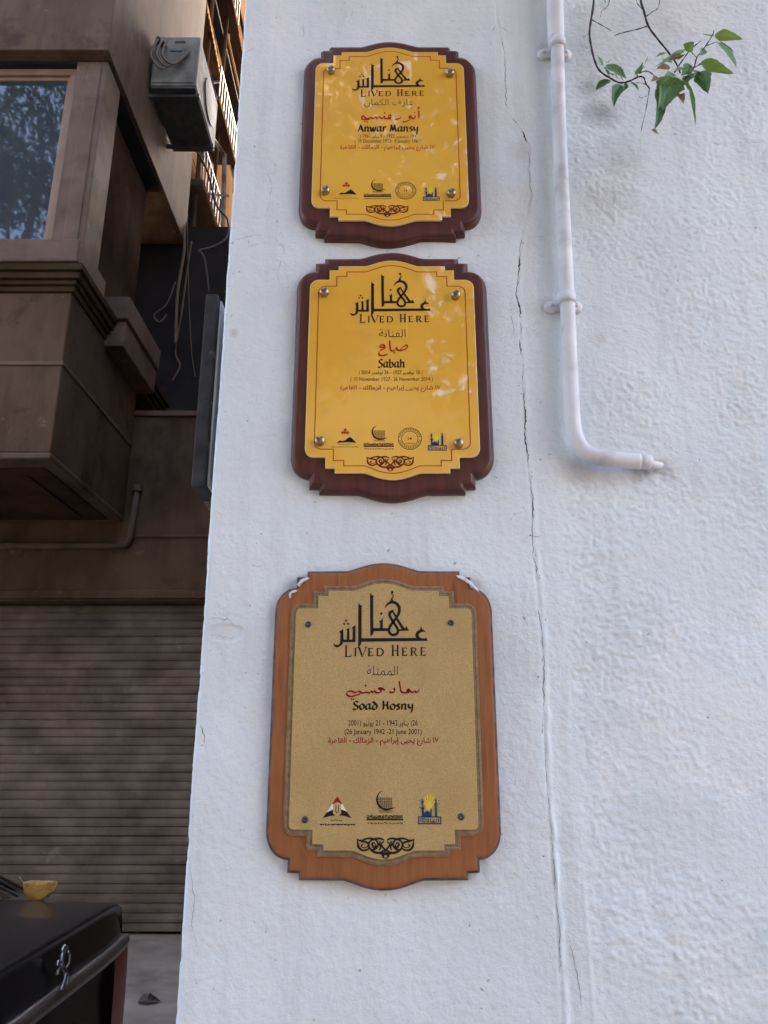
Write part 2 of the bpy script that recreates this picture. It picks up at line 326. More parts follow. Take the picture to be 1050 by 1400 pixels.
me.materials.append(M['plaster'])
wall = empty('plastered_wall', (.5, WALL_Y, 0), 'white painted plaster wall with rough stucco on its right half', 'wall')
def local(o, par):
    o.parent = par; o.matrix_parent_inverse = Matrix.Translation(-Vector(par.location)); return o
local(link('plaster_face', me), wall)
b = MB()
WALL_BACK = 12.0; YF_ALLEY = 7.17
b.box(EDGE_X + .003, 16, WALL_Y + .02, WALL_BACK, 0, 20)              # the house behind the face
b.box(EDGE_X + .003, 7, WALL_BACK, 20, 0, 12.2)                       # unseen rear block, added to keep sun off the lower gap
b.box(EDGE_X + .002, 1.45, WALL_Y, WALL_Y + .02, 0, .852); b.box(EDGE_X + .003, 7, WALL_BACK, 20, 0, 12.2)                       # same unseen sun-blocking rear block again
b.box(EDGE_X + .002, 1.45, WALL_Y, WALL_Y + .02, 3.397, 20); b.box(1.449, 16, WALL_Y + .001, WALL_Y + .02, 0, 20)
local(b.build('house_body', M['plaster']), wall)
b = MB(); b.box(EDGE_X - .045, EDGE_X + .001, 2.0, YF_ALLEY, .0, 5.2); local(b.build('bounce_shield', M['brown_side'], bevel=.006), wall)  # unseen brown panel added to cut white bounce and darken the car's reflection

def catmull(pts, n=6):
    pts = [np.array(p, float) for p in pts]; out_ = []
    for i in range(len(pts) - 1):
        p0 = pts[max(i - 1, 0)]; p1 = pts[i]; p2 = pts[i + 1]; p3 = pts[min(i + 2, len(pts) - 1)]
        for k in range(n):
            t = k / n
            out_.append(.5 * ((2 * p1) + (-p0 + p2) * t + (2 * p0 - 5 * p1 + 4 * p2 - p3) * t * t + (-p0 + 3 * p1 - 3 * p2 + p3) * t ** 3))
    out_.append(pts[-1]); return out_

def crack(pts, width, seed, gap=.0):
    r = np.random.default_rng(seed); pts = [P(a, b_, WALL_Y) for a, b_ in pts]
    L_ = []; wx = wz = 0.
    for i in range(len(pts) - 1):
        n = max(2, int((pts[i + 1] - pts[i]).length / .0028)); d = (pts[i + 1] - pts[i]).normalized()
        for k in range(n):
            p = pts[i].lerp(pts[i + 1], k / n); wx = .82 * wx + r.normal(0, .00075)
            if r.random() < .04: wx += r.normal(0, .0016)
            L_.append((p.x + wx * abs(d.z), p.z + wx * abs(d.x)))
    mb = MB(); vs = []; tn = np.cumsum(r.normal(size=len(L_) + 1)); k_ = np.ones(9) / 9; tn = np.convolve(r.normal(size=len(L_)), k_, 'same') * 2.2
    for i, (x, z) in enumerate(L_):
        j = min(i + 1, len(L_) - 1); k = max(i - 1, 0)
        t = np.array([L_[j][0] - L_[k][0], L_[j][1] - L_[k][1]]); t /= np.linalg.norm(t) + 1e-9; nrm = np.array([-t[1], t[0]])
        s = i / max(1, len(L_) - 1)
        f = .45 + .75 * tn[i] + .25 * r.random()
        wd = .8 * width * max(gap * .6 + .05, f) * min(1, 6 * s + .1, 6 * (1 - s) + .1) * .5
        y = wall_y(x, z) - .0005
        vs.append(((x + nrm[0] * wd * (.6 + .8 * r.random()), y, z + nrm[1] * wd), (x - nrm[0] * wd * (.6 + .8 * r.random()), y, z - nrm[1] * wd)))
        if width > .001 and r.random() < .07:                       # crumbled bits beside it
            qx = x + r.normal(0, .004); qz = z + r.normal(0, .003); rd = r.uniform(.0004, .0013); yy = wall_y(qx, qz) - .0004
            mb.add([(qx + rd * math.cos(a) * (.5 + r.random()), yy, qz + rd * math.sin(a) * (.5 + r.random())) for a in (0, 1.2, 2.4, 3.7, 5)], [(0, 1, 2, 3, 4)])
    for i in range(len(vs) - 1): mb.add([vs[i][0], vs[i][1], vs[i + 1][1], vs[i + 1][0]], [(0, 1, 2, 3)])
    return local(mb.build('crack', M['crack']), wall)
crack(CR[1:5], .0012, 1); crack(CR[4:7], .003, 2); crack(CR[6:10], .0007, 3); crack(CR[9:13], .0022, 4, .3); crack(CR[12:17], .0024, 5, .1); crack(CR[16:20], .0021, 6, .2)
crack(CR[19:22], .0013, 7); crack([(743, 975), (742, 1005)], .003, 8); crack(CR[21:26], .0008, 9); crack([(780, 1290), (790, 1330), (797, 1385)], .0009, 10)
crack([(308, 336), (330, 325), (352, 321), (374, 324), (386, 336), (390, 350)], .0011, 11); crack([(383, 355), (380, 380), (388, 400)], .0007, 12)
crack([(283, 848), (300, 846), (314, 849), (318, 856), (332, 857)], .0016, 13, .4); crack([(284, 866), (300, 870), (317, 873), (322, 862)], .0008, 14)
crack([(365, 232), (371, 250), (368, 280), (360, 300)], .0006, 15); crack([(413, 30), (416, 55), (424, 78)], .0008, 16); crack([(706, 96), (700, 104), (688, 100)], .0009, 17)
crack([(676, 40), (684, 36), (697, 44), (690, 52)], .0012, 18); crack([(256, 1180), (268, 1230), (262, 1262), (270, 1300)], .0007, 19); crack([(245, 1385), (262, 1377), (272, 1390)], .001, 20)
crack([(930, 193), (985, 194), (1055, 193)], .0007, 21); crack([(275, 990), (280, 1020), (286, 1045)], .0009, 22); crack([(345, 772), (352, 776), (362, 772)], .0014, 23)
crack([(335, 72), (345, 68), (352, 66)], .0009, 24); crack([(720, 732), (736, 735), (741, 731)], .0009, 25); crack([(700, 395), (698, 430), (703, 470)], .0008, 26)

# ------------------------------------------------------------------ plaques
def quad_outline(kind):
    if kind == 'board': fl, ar, aw, st, w_, rx, rz = 242, 256, 62, [(130, 241.5), (130, 232), (148, 231), (148, 213)], 183, 35, 41
    elif kind == 'plate': fl, ar, aw, st, w_, rx, rz = 211.5, 224, 50, [(102, 211.5), (102, 202.5), (119, 202.5), (119, 181.5), (140, 181.5)], 156, 16, 17
    else: fl, ar, aw, st, w_, rx, rz = 199, 213, 50, [(87, 199), (87, 189), (106, 189), (106, 167.5), (126, 167.5)], 140, 14, 14
    q = []
    for i in range(13):
        s = i / 12; q.append((aw * s, fl + (ar - fl) * (1 - s * s) ** 1.35))
    q += st
    bx, bz = w_ - rx, st[-1][1] - rz
    for i in range(1, 9):
        a = math.pi / 2 * (1 - i / 8); q.append((bx + rx * math.cos(a), bz + rz * math.sin(a)))
    ur = q
    lr = [(x, -z) for x, z in reversed(ur)]
    ll = [(-x, -z) for x, z in ur[1:]]
    ul = [(-x, z) for x, z in reversed(ur[1:])]
    pts = ur + lr + ll[:] + ul
    res = []
    for p in pts:
        if not res or abs(p[0] - res[-1][0]) + abs(p[1] - res[-1][1]) > .2: res.append(p)
    if abs(res[0][0] - res[-1][0]) + abs(res[0][1] - res[-1][1]) < .2: res.pop()
    return [(x / 1000, z / 1000) for x, z in res]
def inset(pts, d):
    n = len(pts); r = []
    for i in range(n):
        a = np.array(pts[i - 1]); b_ = np.array(pts[i]); c = np.array(pts[(i + 1) % n])
        u = (b_ - a) / np.linalg.norm(b_ - a); v = (c - b_) / np.linalg.norm(c - b_)
        n1 = np.array([u[1], -u[0]]); n2 = np.array([v[1], -v[0]])       # right-hand normals: inwards for a clockwise outline
        m = n1 + n2; m /= max(.35, (1 + n1.dot(n2)))
        r.append(tuple(b_ + m * d))
    return r
def slab_mesh(mb, outline, levels, mats_at=None, dz=0.):
    """levels: (inset, depth towards the street)"""
    n = len(outline); rings = []
    for ins, dep in levels:
        ol = inset(outline, ins) if ins else outline
        rings.append([(x, -dep, z + dz) for x, z in ol])
    base = len(mb.v)
    for li in range(len(rings) - 1):
        mb.cur = mats_at[li] if mats_at else 0
        mb.add(rings[li] + rings[li + 1], [(i, (i + 1) % n, n + (i + 1) % n, n + i) for i in range(n)])
    mb.cur = mats_at[-1] if mats_at else 0
    mb.add(rings[-1], [tuple(range(n))]); mb.cur = mats_at[0] if mats_at else 0
    mb.add(rings[0], [tuple(range(n))])

class Ink:
    """flat printed shapes in a plate's own x-z plane, metres"""
    def __init__(s, y): s.mb = MB(); s.y = y; s.k = 0
    def _y(s): s.k += 1; return s.y - (s.k % 60) * 4e-6
    def poly(s, pts):
        y = s._y(); s.mb.add([(x, y, z) for x, z in pts], [tuple(range(len(pts)))])
    def disc(s, c, r, n=12): s.poly([(c[0] + r * math.cos(2 * math.pi * k / n), c[1] + r * math.sin(2 * math.pi * k / n)) for k in range(n)])
    def stroke(s, pts, w_, nib=None, smooth_=True, n=5, closed=False):
        """pts (x,z[,w]); w_ default width; nib: (angle, thin share) for a broad pen"""
        pts = [tuple(p) + ((w_,) if len(p) == 2 else ()) for p in pts]
        if closed: pts = pts + [pts[0]]
        pp = catmull(pts, n) if smooth_ and len(pts) > 2 else [np.array(p, float) for p in pts]
        y = s._y(); vs = []
        for i, p in enumerate(pp):
            t = pp[min(i + 1, len(pp) - 1)][:2] - pp[max(i - 1, 0)][:2]; l = np.linalg.norm(t)
            t = t / l if l > 1e-12 else np.array([1., 0.])
            if nib:
                d = np.array([math.cos(nib[0]), math.sin(nib[0])]) * p[2] * .5
                e = np.array([-t[1], t[0]]) * p[2] * nib[1] * .5
                if d[0] * -t[1] + d[1] * t[0] < 0: d = -d
                o_ = d + e
            else: o_ = np.array([-t[1], t[0]]) * p[2] * .5
            vs.append(((p[0] + o_[0], y, p[1] + o_[1]), (p[0] - o_[0], y, p[1] - o_[1])))
        for i in range(len(vs) - 1): s.mb.add([vs[i][0], vs[i][1], vs[i + 1][1], vs[i + 1][0]], [(0, 1, 2, 3)])
    def ring(s, c, r, w_, n=28): s.stroke([(c[0] + r * math.cos(2 * math.pi * k / n), c[1] + r * math.sin(2 * math.pi * k / n)) for k in range(n + 1)], w_, smooth_=False)
    def mesh(s, me_, x0, z0, x1, z1):
        """fit a text mesh (x,y plane) into a box"""
        if not len(me_.vertices): return
        v = np.array([u.co[:2] for u in me_.vertices]); lo = v.min(0); hi = v.max(0)
        y = s._y(); sx = (x1 - x0) / (hi[0] - lo[0]); sz = (z1 - z0) / (hi[1] - lo[1])
        s.mb.add([(x0 + (a - lo[0]) * sx, y, z0 + (b_ - lo[1]) * sz) for a, b_ in v], [tuple(p.vertices) for p in me_.polygons])
    def build(s, name, m, par): return s.mb.build(name, m, par) if s.mb.v else None

# Arabic shaping: letter -> (isolated, final, initial, medial)
AR = {'\u0627': (0xFE8D, 0xFE8E, 0, 0), '\u0625': (0xFE87, 0xFE88, 0, 0), '\u0623': (0xFE83, 0xFE84, 0, 0), '\u0628': (0xFE8F, 0xFE90, 0xFE91, 0xFE92), '\u0629': (0xFE93, 0xFE94, 0, 0),
      '\u062A': (0xFE95, 0xFE96, 0xFE97, 0xFE98), '\u062B': (0xFE99, 0xFE9A, 0xFE9B, 0xFE9C), '\u062D': (0xFEA1, 0xFEA2, 0xFEA3, 0xFEA4), '\u062F': (0xFEA9, 0xFEAA, 0, 0),
      '\u0631': (0xFEAD, 0xFEAE, 0, 0), '\u0632': (0xFEAF, 0xFEB0, 0, 0), '\u0633': (0xFEB1, 0xFEB2, 0xFEB3, 0xFEB4), '\u0634': (0xFEB5, 0xFEB6, 0xFEB7, 0xFEB8), '\u0639': (0xFEC9, 0xFECA, 0xFECB, 0xFECC),
      '\u0641': (0xFED1, 0xFED2, 0xFED3, 0xFED4), '\u0642': (0xFED5, 0xFED6, 0xFED7, 0xFED8), '\u0643': (0xFED9, 0xFEDA, 0xFEDB, 0xFEDC), '\u0644': (0xFEDD, 0xFEDE, 0xFEDF, 0xFEE0),
      '\u0645': (0xFEE1, 0xFEE2, 0xFEE3, 0xFEE4), '\u0646': (0xFEE5, 0xFEE6, 0xFEE7, 0xFEE8), '\u0647': (0xFEE9, 0xFEEA, 0xFEEB, 0xFEEC), '\u0648': (0xFEED, 0xFEEE, 0, 0),
      '\u0649': (0xFEEF, 0xFEF0, 0, 0), '\u064A': (0xFEF1, 0xFEF2, 0xFEF3, 0xFEF4)}
def shape(word):
    o_ = ''
    for i, ch in enumerate(word):
        if ch not in AR: o_ += ch; continue
        prev = i > 0 and word[i - 1] in AR and AR[word[i - 1]][2] != 0
        nxt = i < len(word) - 1 and word[i + 1] in AR and AR[ch][2] != 0
        o_ += chr(AR[ch][3 if prev and nxt else 1 if prev else 2 if nxt else 0])
    return o_[::-1]
def arabic(s): return ' '.join(shape(w_) if any(c in AR for c in w_) else w_ for w_ in reversed(s.split(' ')))
_tc = {}
def text_mesh(s, bold=0.):
    if (s, bold) in _tc: return _tc[(s, bold)]
    cu = bpy.data.curves.new('text', 'FONT'); cu.body = s; cu.offset = bold; cu.resolution_u = 3
    o_ = bpy.data.objects.new('text', cu); COL.objects.link(o_); dg = bpy.context.evaluated_depsgraph_get()
    m_ = bpy.data.meshes.new_from_object(o_.evaluated_get(dg)); bpy.data.objects.remove(o_); bpy.data.curves.remove(cu)
    _tc[(s, bold)] = m_; return m_

# calligraphy traced in a 1050 x 760 field (x right, y down)
def draw_heading(ink, T):
    S = T((1, 0))[0] - T((0, 0))[0]
    pl = lambda *p: ink.poly([T(a) for a in p])
    st = lambda w_, *p: ink.stroke([T(a[:2]) + ((a[2] if len(a) > 2 else w_) * S,) for a in p], w_ * S, n=6)
    dia = lambda c, r: pl((c[0], c[1] - r * 1.15), (c[0] + r * 1.05, c[1]), (c[0], c[1] + r * 1.15), (c[0] - r * 1.05, c[1]))
    pl((372, 76), (390, 98), (413, 110), (404, 124), (407, 428), (412, 456), (405, 490), (378, 508), (377, 490), (373, 300))
    pl((400, 427), (560, 428), (560, 456), (400, 459))
    pl((500, 322), (501, 432), (472, 432), (474, 378), (462, 358), (486, 348)); dia((484, 285), 14)
    st(26, (518, 234, 3), (533, 207, 14), (558, 184, 24), (590, 171, 29), (630, 180, 31), (657, 210, 32), (665, 247, 30), (655, 290, 27), (630, 330, 26), (600, 370, 26), (572, 412, 26), (560, 452, 26),
       (574, 483, 28), (605, 496, 28), (640, 482, 28), (650, 450, 26), (635, 415, 26), (605, 370, 26), (583, 335, 26), (567, 300, 28), (576, 272, 30), (606, 252, 18))
    st(26, (603, 268, 18), (640, 335, 24), (672, 388, 27), (702, 436, 32))
    pl((640, 442), (695, 436), (720, 428), (739, 408), (745, 430), (762, 453), (655, 457))
    st(14, (590, 168, 40), (591, 135, 17), (606, 108, 9), (590, 86, 12), (594, 74, 14)); dia((594, 70), 15)
    pl((258, 170), (273, 198), (297, 209), (289, 222), (291, 527), (290, 562), (285, 590), (260, 617), (257, 600), (255, 300))
    pl((288, 527), (840, 524), (918, 530), (926, 512), (943, 553), (288, 562))
    st(26, (918, 464, 10), (893, 454, 22), (858, 464, 31), (838, 494, 33), (850, 522, 30), (872, 536, 20)); pl((881, 406), (888, 436), (914, 458), (880, 470), (866, 444))
    pl((229, 398), (232, 566), (200, 566), (202, 438), (193, 424)); pl((105, 540), (215, 540), (215, 566), (105, 566)); pl((169, 426), (171, 546), (144, 546), (147, 452), (134, 440))
    pl((109, 436), (113, 545), (105, 582), (80, 607), (46, 619), (20, 602), (16, 576), (38, 592), (66, 590), (79, 570), (82, 482), (69, 462))
    for c in ((135, 356), (117, 388), (155, 387)): dia(c, 12)
    # LIVED HERE in serif small capitals
    def stem(x, y0, y1, w_=14, s=9):
        pl((x - w_ / 2, y0), (x + w_ / 2, y0), (x + w_ / 2, y1), (x - w_ / 2, y1)); pl((x - w_ / 2 - s, y0), (x + w_ / 2 + s, y0), (x + w_ / 2, y0 + 6), (x - w_ / 2, y0 + 6)); pl((x - w_ / 2 - s, y1), (x + w_ / 2 + s, y1), (x + w_ / 2, y1 - 6), (x - w_ / 2, y1 - 6))
    def E_(x0, y0, y1, w_):
        stem(x0 + 15, y0, y1); pl((x0 + 15, y0), (x0 + w_ - 3, y0), (x0 + w_ - 1, y0 + 20), (x0 + w_ - 8, y0 + 8), (x0 + 15, y0 + 7)); m_ = (y0 + y1) / 2
        pl((x0 + 15, m_ - 4), (x0 + w_ * .75, m_ - 3), (x0 + w_ * .8, m_ - 13), (x0 + w_ * .8, m_ + 11), (x0 + w_ * .75, m_ + 3), (x0 + 15, m_ + 4))
        pl((x0 + 15, y1), (x0 + w_ - 2, y1), (x0 + w_ + 4, y1 - 24), (x0 + w_ - 8, y1 - 9), (x0 + 15, y1 - 7))
    stem(140, 597, 709, 16, 12); pl((140, 709), (188, 709), (196, 676), (180, 700), (140, 702))
    stem(232, 622, 702)
    pl((240, 613), (276, 613), (300, 684), (294, 709), (258, 622)); pl((294, 709), (303, 690), (330, 622), (318, 612), (350, 607), (340, 618), (300, 709))
    E_(350, 622, 702, 56)
    stem(448, 622, 701); st(12, (448, 626, 7), (480, 628, 10), (500, 648, 14), (501, 674, 14), (482, 694, 10), (448, 698, 7))
    stem(598, 594, 700, 16, 10); stem(646, 594, 700, 16, 10); pl((600, 646), (646, 646), (646, 654), (600, 654))
    E_(682, 619, 698, 56)
    stem(783, 618, 697); st(11, (783, 622, 7), (810, 622, 9), (825, 638, 12), (810, 656, 9), (783, 659, 7)); pl((798, 657), (812, 657), (832, 690), (846, 692), (842, 698), (822, 697))
    E_(864, 616, 696, 58)

NIB = (R(35), .28)
GL = {'S': ([[(.78, 1.28), (.5, 1.45), (.15, 1.25), (.3, .85), (.72, .55), (.6, .1), (.25, 0), (0, .18)]], .9), 'o': ([[(.4, 1), (.08, .75), (.1, .25), (.4, 0), (.72, .28), (.7, .75), (.4, 1)]], .85),
      'a': ([[(.68, .95), (.3, .95), (.05, .5), (.25, .02), (.62, .35)], [(.7, 1), (.66, .3), (.85, 0)]], .95), 'd': ([[(.1, 1.4), (.5, 1.05), (.75, .6), (.6, .1), (.3, 0), (.06, .35), (.25, .85), (.55, .92)]], .9),
      'H': ([[(.15, 1.5), (.2, .7), (.12, 0)], [(.05, 1.42), (.3, 1.5)], [(.2, .72), (.75, .85)], [(.8, 1.45), (.78, .7), (.9, 0)]], 1.1), 's': ([[(.55, .85), (.3, 1), (.1, .75), (.5, .4), (.45, .08), (.05, .08)]], .7),
      'n': ([[(.1, 1), (.16, .5), (.12, 0)], [(.16, .7), (.45, 1), (.68, .75), (.66, .2), (.82, 0)]], .95), 'y': ([[(.08, 1), (.2, .35), (.55, .3)], [(.72, 1), (.7, .2), (.55, -.5)]], .9),
      'A': ([[(.5, 1.4), (.3, .7), (0, 0)], [(.45, 1.4), (.7, .7), (.95, 0)], [(.22, .45), (.72, .5)]], 1.05), 'w': ([[(.02, 1), (.14, .4), (.28, .02), (.46, .55), (.52, .9)], [(.52, .9), (.62, .35), (.76, .02), (.98, .55), (1.04, 1)]], 1.15),
      'r': ([[(.1, 1), (.16, .5), (.12, 0)], [(.16, .7), (.4, 1), (.6, .85)]], .65), 'M': ([[(.05, .0), (.2, .8), (.25, 1.4)], [(.25, 1.4), (.5, .4), (.6, .2)], [(.62, .3), (.9, 1.4)], [(.9, 1.4), (.95, .6), (1.15, 0)]], 1.3),
      'b': ([[(.12, 1.5), (.14, .7), (.15, .1), (.5, .02), (.75, .45), (.5, .95), (.18, .7)]], .9), 'h': ([[(.1, 1.5), (.15, .7), (.1, 0)], [(.15, .7), (.45, 1), (.7, .75), (.65, .2), (.82, 0)]], .95)}
def draw_name(ink, s, x0, z0, x1, z1, desc=True):
    tot = sum(.55 if c == ' ' else GL[c][1] for c in s); lowest = -.5 if 'y' in s else 0
    sx = (x1 - x0) / tot; sz = (z1 - z0) / (1.5 - lowest); x = 0
    for c in s:
        if c == ' ': x += .55; continue
        for stk in GL[c][0]: ink.stroke([(x0 + (x + a * .92) * sx, z0 + (b_ - lowest) * sz) for a, b_ in stk], .25 * sx, NIB, n=4)
        x += GL[c][1]
N_SOAD = ([[(775, 248), (768, 268), (750, 270), (742, 260), (732, 272), (712, 268), (690, 248), (676, 258), (698, 270), (655, 275), (632, 264), (623, 222), (617, 182)], [(573, 236), (583, 260), (566, 273), (538, 268)],
           [(503, 256), (478, 240), (450, 238), (478, 260), (452, 276), (428, 270), (418, 258), (408, 275), (394, 262), (382, 276), (352, 272), (318, 277), (296, 262), (268, 274), (232, 262), (204, 268), (197, 286), (222, 304), (262, 299), (305, 284)]],
          [(349, 218, 9), (237, 326, 8), (253, 326, 8)])
N_ANWAR = ([[(728, 525), (740, 512), (728, 506)], [(736, 535), (740, 570), (738, 602)], [(706, 578), (702, 604), (682, 604), (664, 582), (650, 588), (662, 604), (648, 622), (610, 634), (592, 628)], [(574, 590), (566, 606), (528, 612)],
            [(495, 580), (472, 574), (468, 594), (492, 604), (440, 604), (426, 584), (412, 606), (382, 590), (368, 606), (350, 592), (334, 606), (300, 596), (270, 606), (236, 580), (226, 598), (246, 616), (300, 610)]],
           [(700, 550, 9), (432, 556, 9), (256, 634, 8), (276, 636, 8)])
N_SABAH = ([[(598, 702), (622, 676), (652, 660), (660, 682), (622, 702), (580, 702), (566, 680), (552, 706), (522, 706), (514, 670), (510, 622)],
            [(472, 668), (446, 656), (430, 676), (476, 682), (436, 706), (418, 734), (446, 750), (494, 738)]], [(551, 726, 8)])
def draw_script(ink, data, org, sc, w_, LP):
    T = lambda a: LP(org[0] + a[0] / sc, org[1] + a[1] / sc)
    S = abs(T((1, 0))[0] - T((0, 0))[0])
    for stk in data[0]: ink.stroke([T(a) for a in stk], w_ * S, (R(55), .45), n=4)
    for x, y, r in data[1]:
        c = T((x, y)); r *= S; ink.poly([(c[0], c[1] + r * 1.1), (c[0] + r * 1.1, c[1]), (c[0], c[1] - r * 1.1), (c[0] - r * 1.1, c[1])])

def boxT(LP, x0, y0, x1, y1):
    a = LP(x0, y0); b_ = LP(x1, y1)
    return lambda p: (a[0] + (b_[0] - a[0]) * p[0], a[1] + (b_[1] - a[1]) * p[1])
def tiny(ink, T, x0, x1, y, h, seed, S):
    """a run of very small script, too small to read in the photo"""
    r = random.Random(seed); x = x0
    while x < x1:
        l = r.uniform(.03, .10); n = 5
        ink.stroke([T((min(x + l * k / n, x1), y + (r.random() - .5) * h)) for k in range(n + 1)], S, n=2); x += l + .025
def emblem_boat(inks, T, S, seed, fine):
    k = inks['ink']
    k.stroke([T(p) + (w_ * S,) for p, w_ in (((.42, .0), .012), ((.32, .1), .03), ((.28, .25), .045), ((.32, .42), .05), ((.45, .54), .05), ((.60, .56), .04), ((.78, .5), .012))], .03 * S)
    for i in range(8): k.stroke([T((.33 + .05 * i, .2)), T((.35 + .05 * i, .55))], .011 * S, smooth_=False)
    for i in range(7): k.stroke([T((.31, .22 + .05 * i)), T((.70, .22 + .05 * i))], .011 * S, smooth_=False)
    for i in range(2): k.stroke([T((.34, .60 + .04 * i)), T((.70, .60 + .04 * i))], .013 * S, smooth_=False)
    k.stroke([T((0, .86)), T((1, .86))], .035 * S, smooth_=False)
    r = random.Random(seed)
    for i in range(26):
        x = i / 26 + .01; k.stroke([T((x, .70 + .05 * r.random())), T((x + .012 * r.random(), .86))], .016 * S, smooth_=False)
    for i in range(12): k.stroke([T((i / 12, .73 + .08 * r.random())), T((i / 12 + .06, .73 + .08 * r.random()))], .022 * S, smooth_=False)
    tiny(k, T, .02, .98, .965, .05, seed, .016 * S)
def emblem_skyline(inks, T, S, fine):
    bl = inks['ink_blue']; ye = inks['ink_yellow']
    ye.disc(T((.48, .42)), .13 * S, 14)
    for a in (-60, -35, -12, 12, 35, 60):
        u = (math.sin(R(a)), -math.cos(R(a))); ye.stroke([T((.48 + .12 * u[0], .42 + .10 * u[1])), T((.48 + .42 * u[0] * .8, .42 + .42 * u[1]))], .05 * S, smooth_=False)
    bl.poly([T(p) for p in ((.16, .76), (.16, .5), (.12, .48), (.12, .44), (.17, .42), (.17, .3), (.14, .28), (.14, .25), (.2, .14), (.26, .25), (.26, .28), (.23, .3), (.23, .42), (.28, .44), (.28, .48), (.26, .5), (.26, .76))])
    bl.poly([T((.26, .77))] + [T((.40 + .15 * math.cos(math.pi * (1 - i / 10)), .68 - .12 * math.sin(math.pi * (1 - i / 10)))) for i in range(11)] + [T((.56, .77))])
    g_ = inks['ink_green'] if fine else bl
    g_.poly([T(p) for p in ((.53, .76), (.53, .5), (.56, .44), (.60, .5), (.60, .76))])
    g_.poly([T(p) for p in ((.72, .76), (.72, .34), (.70, .30), (.74, .28), (.74, .2), (.78, .12), (.82, .2), (.82, .28), (.86, .3), (.84, .34), (.84, .76))])
    for y in (.2, .32, .44, .56): bl.stroke([T((.04, y)), T((.12, y))], .018 * S, smooth_=False); bl.stroke([T((.88, y)), T((.97, y))], .018 * S, smooth_=False)
    # banner block with interlaced square script
    for p in (((0, .76), (1, .76)), ((0, .985), (1, .985))): bl.stroke([T(a) for a in p], .05 * S, smooth_=False)
    for x in (.02, .98): bl.stroke([T((x, .74)), T((x, 1.0))], .05 * S, smooth_=False)
    for pts in (((.1, .93), (.1, .82), (.3, .82), (.3, .93), (.18, .93), (.18, .87), (.24, .87)), ((.36, .93), (.46, .93), (.46, .84), (.38, .84), (.38, .89)), ((.54, .82), (.54, .93), (.78, .93), (.78, .83)), ((.66, .92), (.66, .84)), ((.88, .81), (.88, .94))):
        bl.stroke([T(a) for a in pts], .045 * S, smooth_=False)
def emblem_flag(inks, T, S, seed):
    inks['ink_dark_red'].poly([T(p) for p in ((.5, 0), (.68, .36), (.32, .36))])
    inks['ink_white'].poly([T(p) for p in ((.32, .36), (.68, .36), (.84, .70), (.5, .58), (.14, .74))])
    inks['ink'].poly([T(p) for p in ((.14, .74), (.40, .58), (.60, .58), (.84, .70), (1.0, 1.0), (.75, .90), (.5, .87), (.25, .91), (0, 1.0))])
    e = inks['ink_gold']; e.poly([T(p) for p in ((.36, .36), (.45, .28), (.55, .28), (.64, .36), (.64, .80), (.5, .92), (.36, .80))])
    inks['ink_maroon'].stroke([T((.46, .42)), T((.46, .72)), T((.54, .72)), T((.54, .42))], .03 * S)
    inks['ink_dark_red'].disc(T((.5, .24)), .06 * S)
    tiny(inks['ink'], T, .3, .7, 1.10, .05, seed, .02 * S); tiny(inks['ink'], T, -.08, 1.12, 1.30, .07, seed + 1, .028 * S)
def emblem_hill(inks, T, S, seed):
    rd = inks['ink_red']
    for c in ((.42, .12), (.30, .3), (.54, .3), (.42, .28)):
        rd.poly([T((c[0], c[1] - .12)), T((c[0] + .10, c[1])), T((c[0], c[1] + .11)), T((c[0] - .10, c[1]))])
    k = inks['ink']; k.poly([T(p) for p in ((0, .98), (.16, .82), (.3, .86), (.42, .80), (.56, .66), (.66, .58), (.76, .66), (.86, .80), (1.0, .98), (.6, .93), (.3, .95))])
    tiny(k, T, .1, .7, 1.08, .05, seed, .018 * S); tiny(inks['ink_maroon'], T, -.25, 1.1, 1.25, .06, seed + 1, .018 * S)
def emblem_stamp(inks, c, r, LP, seed):
    k = inks['ink']; a = LP(*c); rr = LP(c[0] + r, c[1])[0] - a[0]
    k.ring(a, rr, .05 * rr); k.ring(a, rr * .70, .04 * rr)
    rd = random.Random(seed)
    for i in range(26):
        t = 2 * math.pi * i / 26
        if i % 13 in (0,): continue
        u = np.array([math.cos(t), math.sin(t)]); v = np.array([-u[1], u[0]]); q = np.array(a) + u * rr * .85
        k.stroke([q - u * rr * .07 + v * rr * .05 * rd.uniform(-1, 1), q + u * rr * .06, q + v * rr * .07], .045 * rr)
    m_ = text_mesh('14', .015); inks['ink_maroon'].mesh(m_, a[0] - rr * .16, a[1] - rr * .12, a[0] + rr * .16, a[1] + rr * .14)
    tiny(k, lambda p: (a[0] + p[0] * rr, a[1] - p[1] * rr), -.4, .4, .42, .05, seed, .03 * rr)
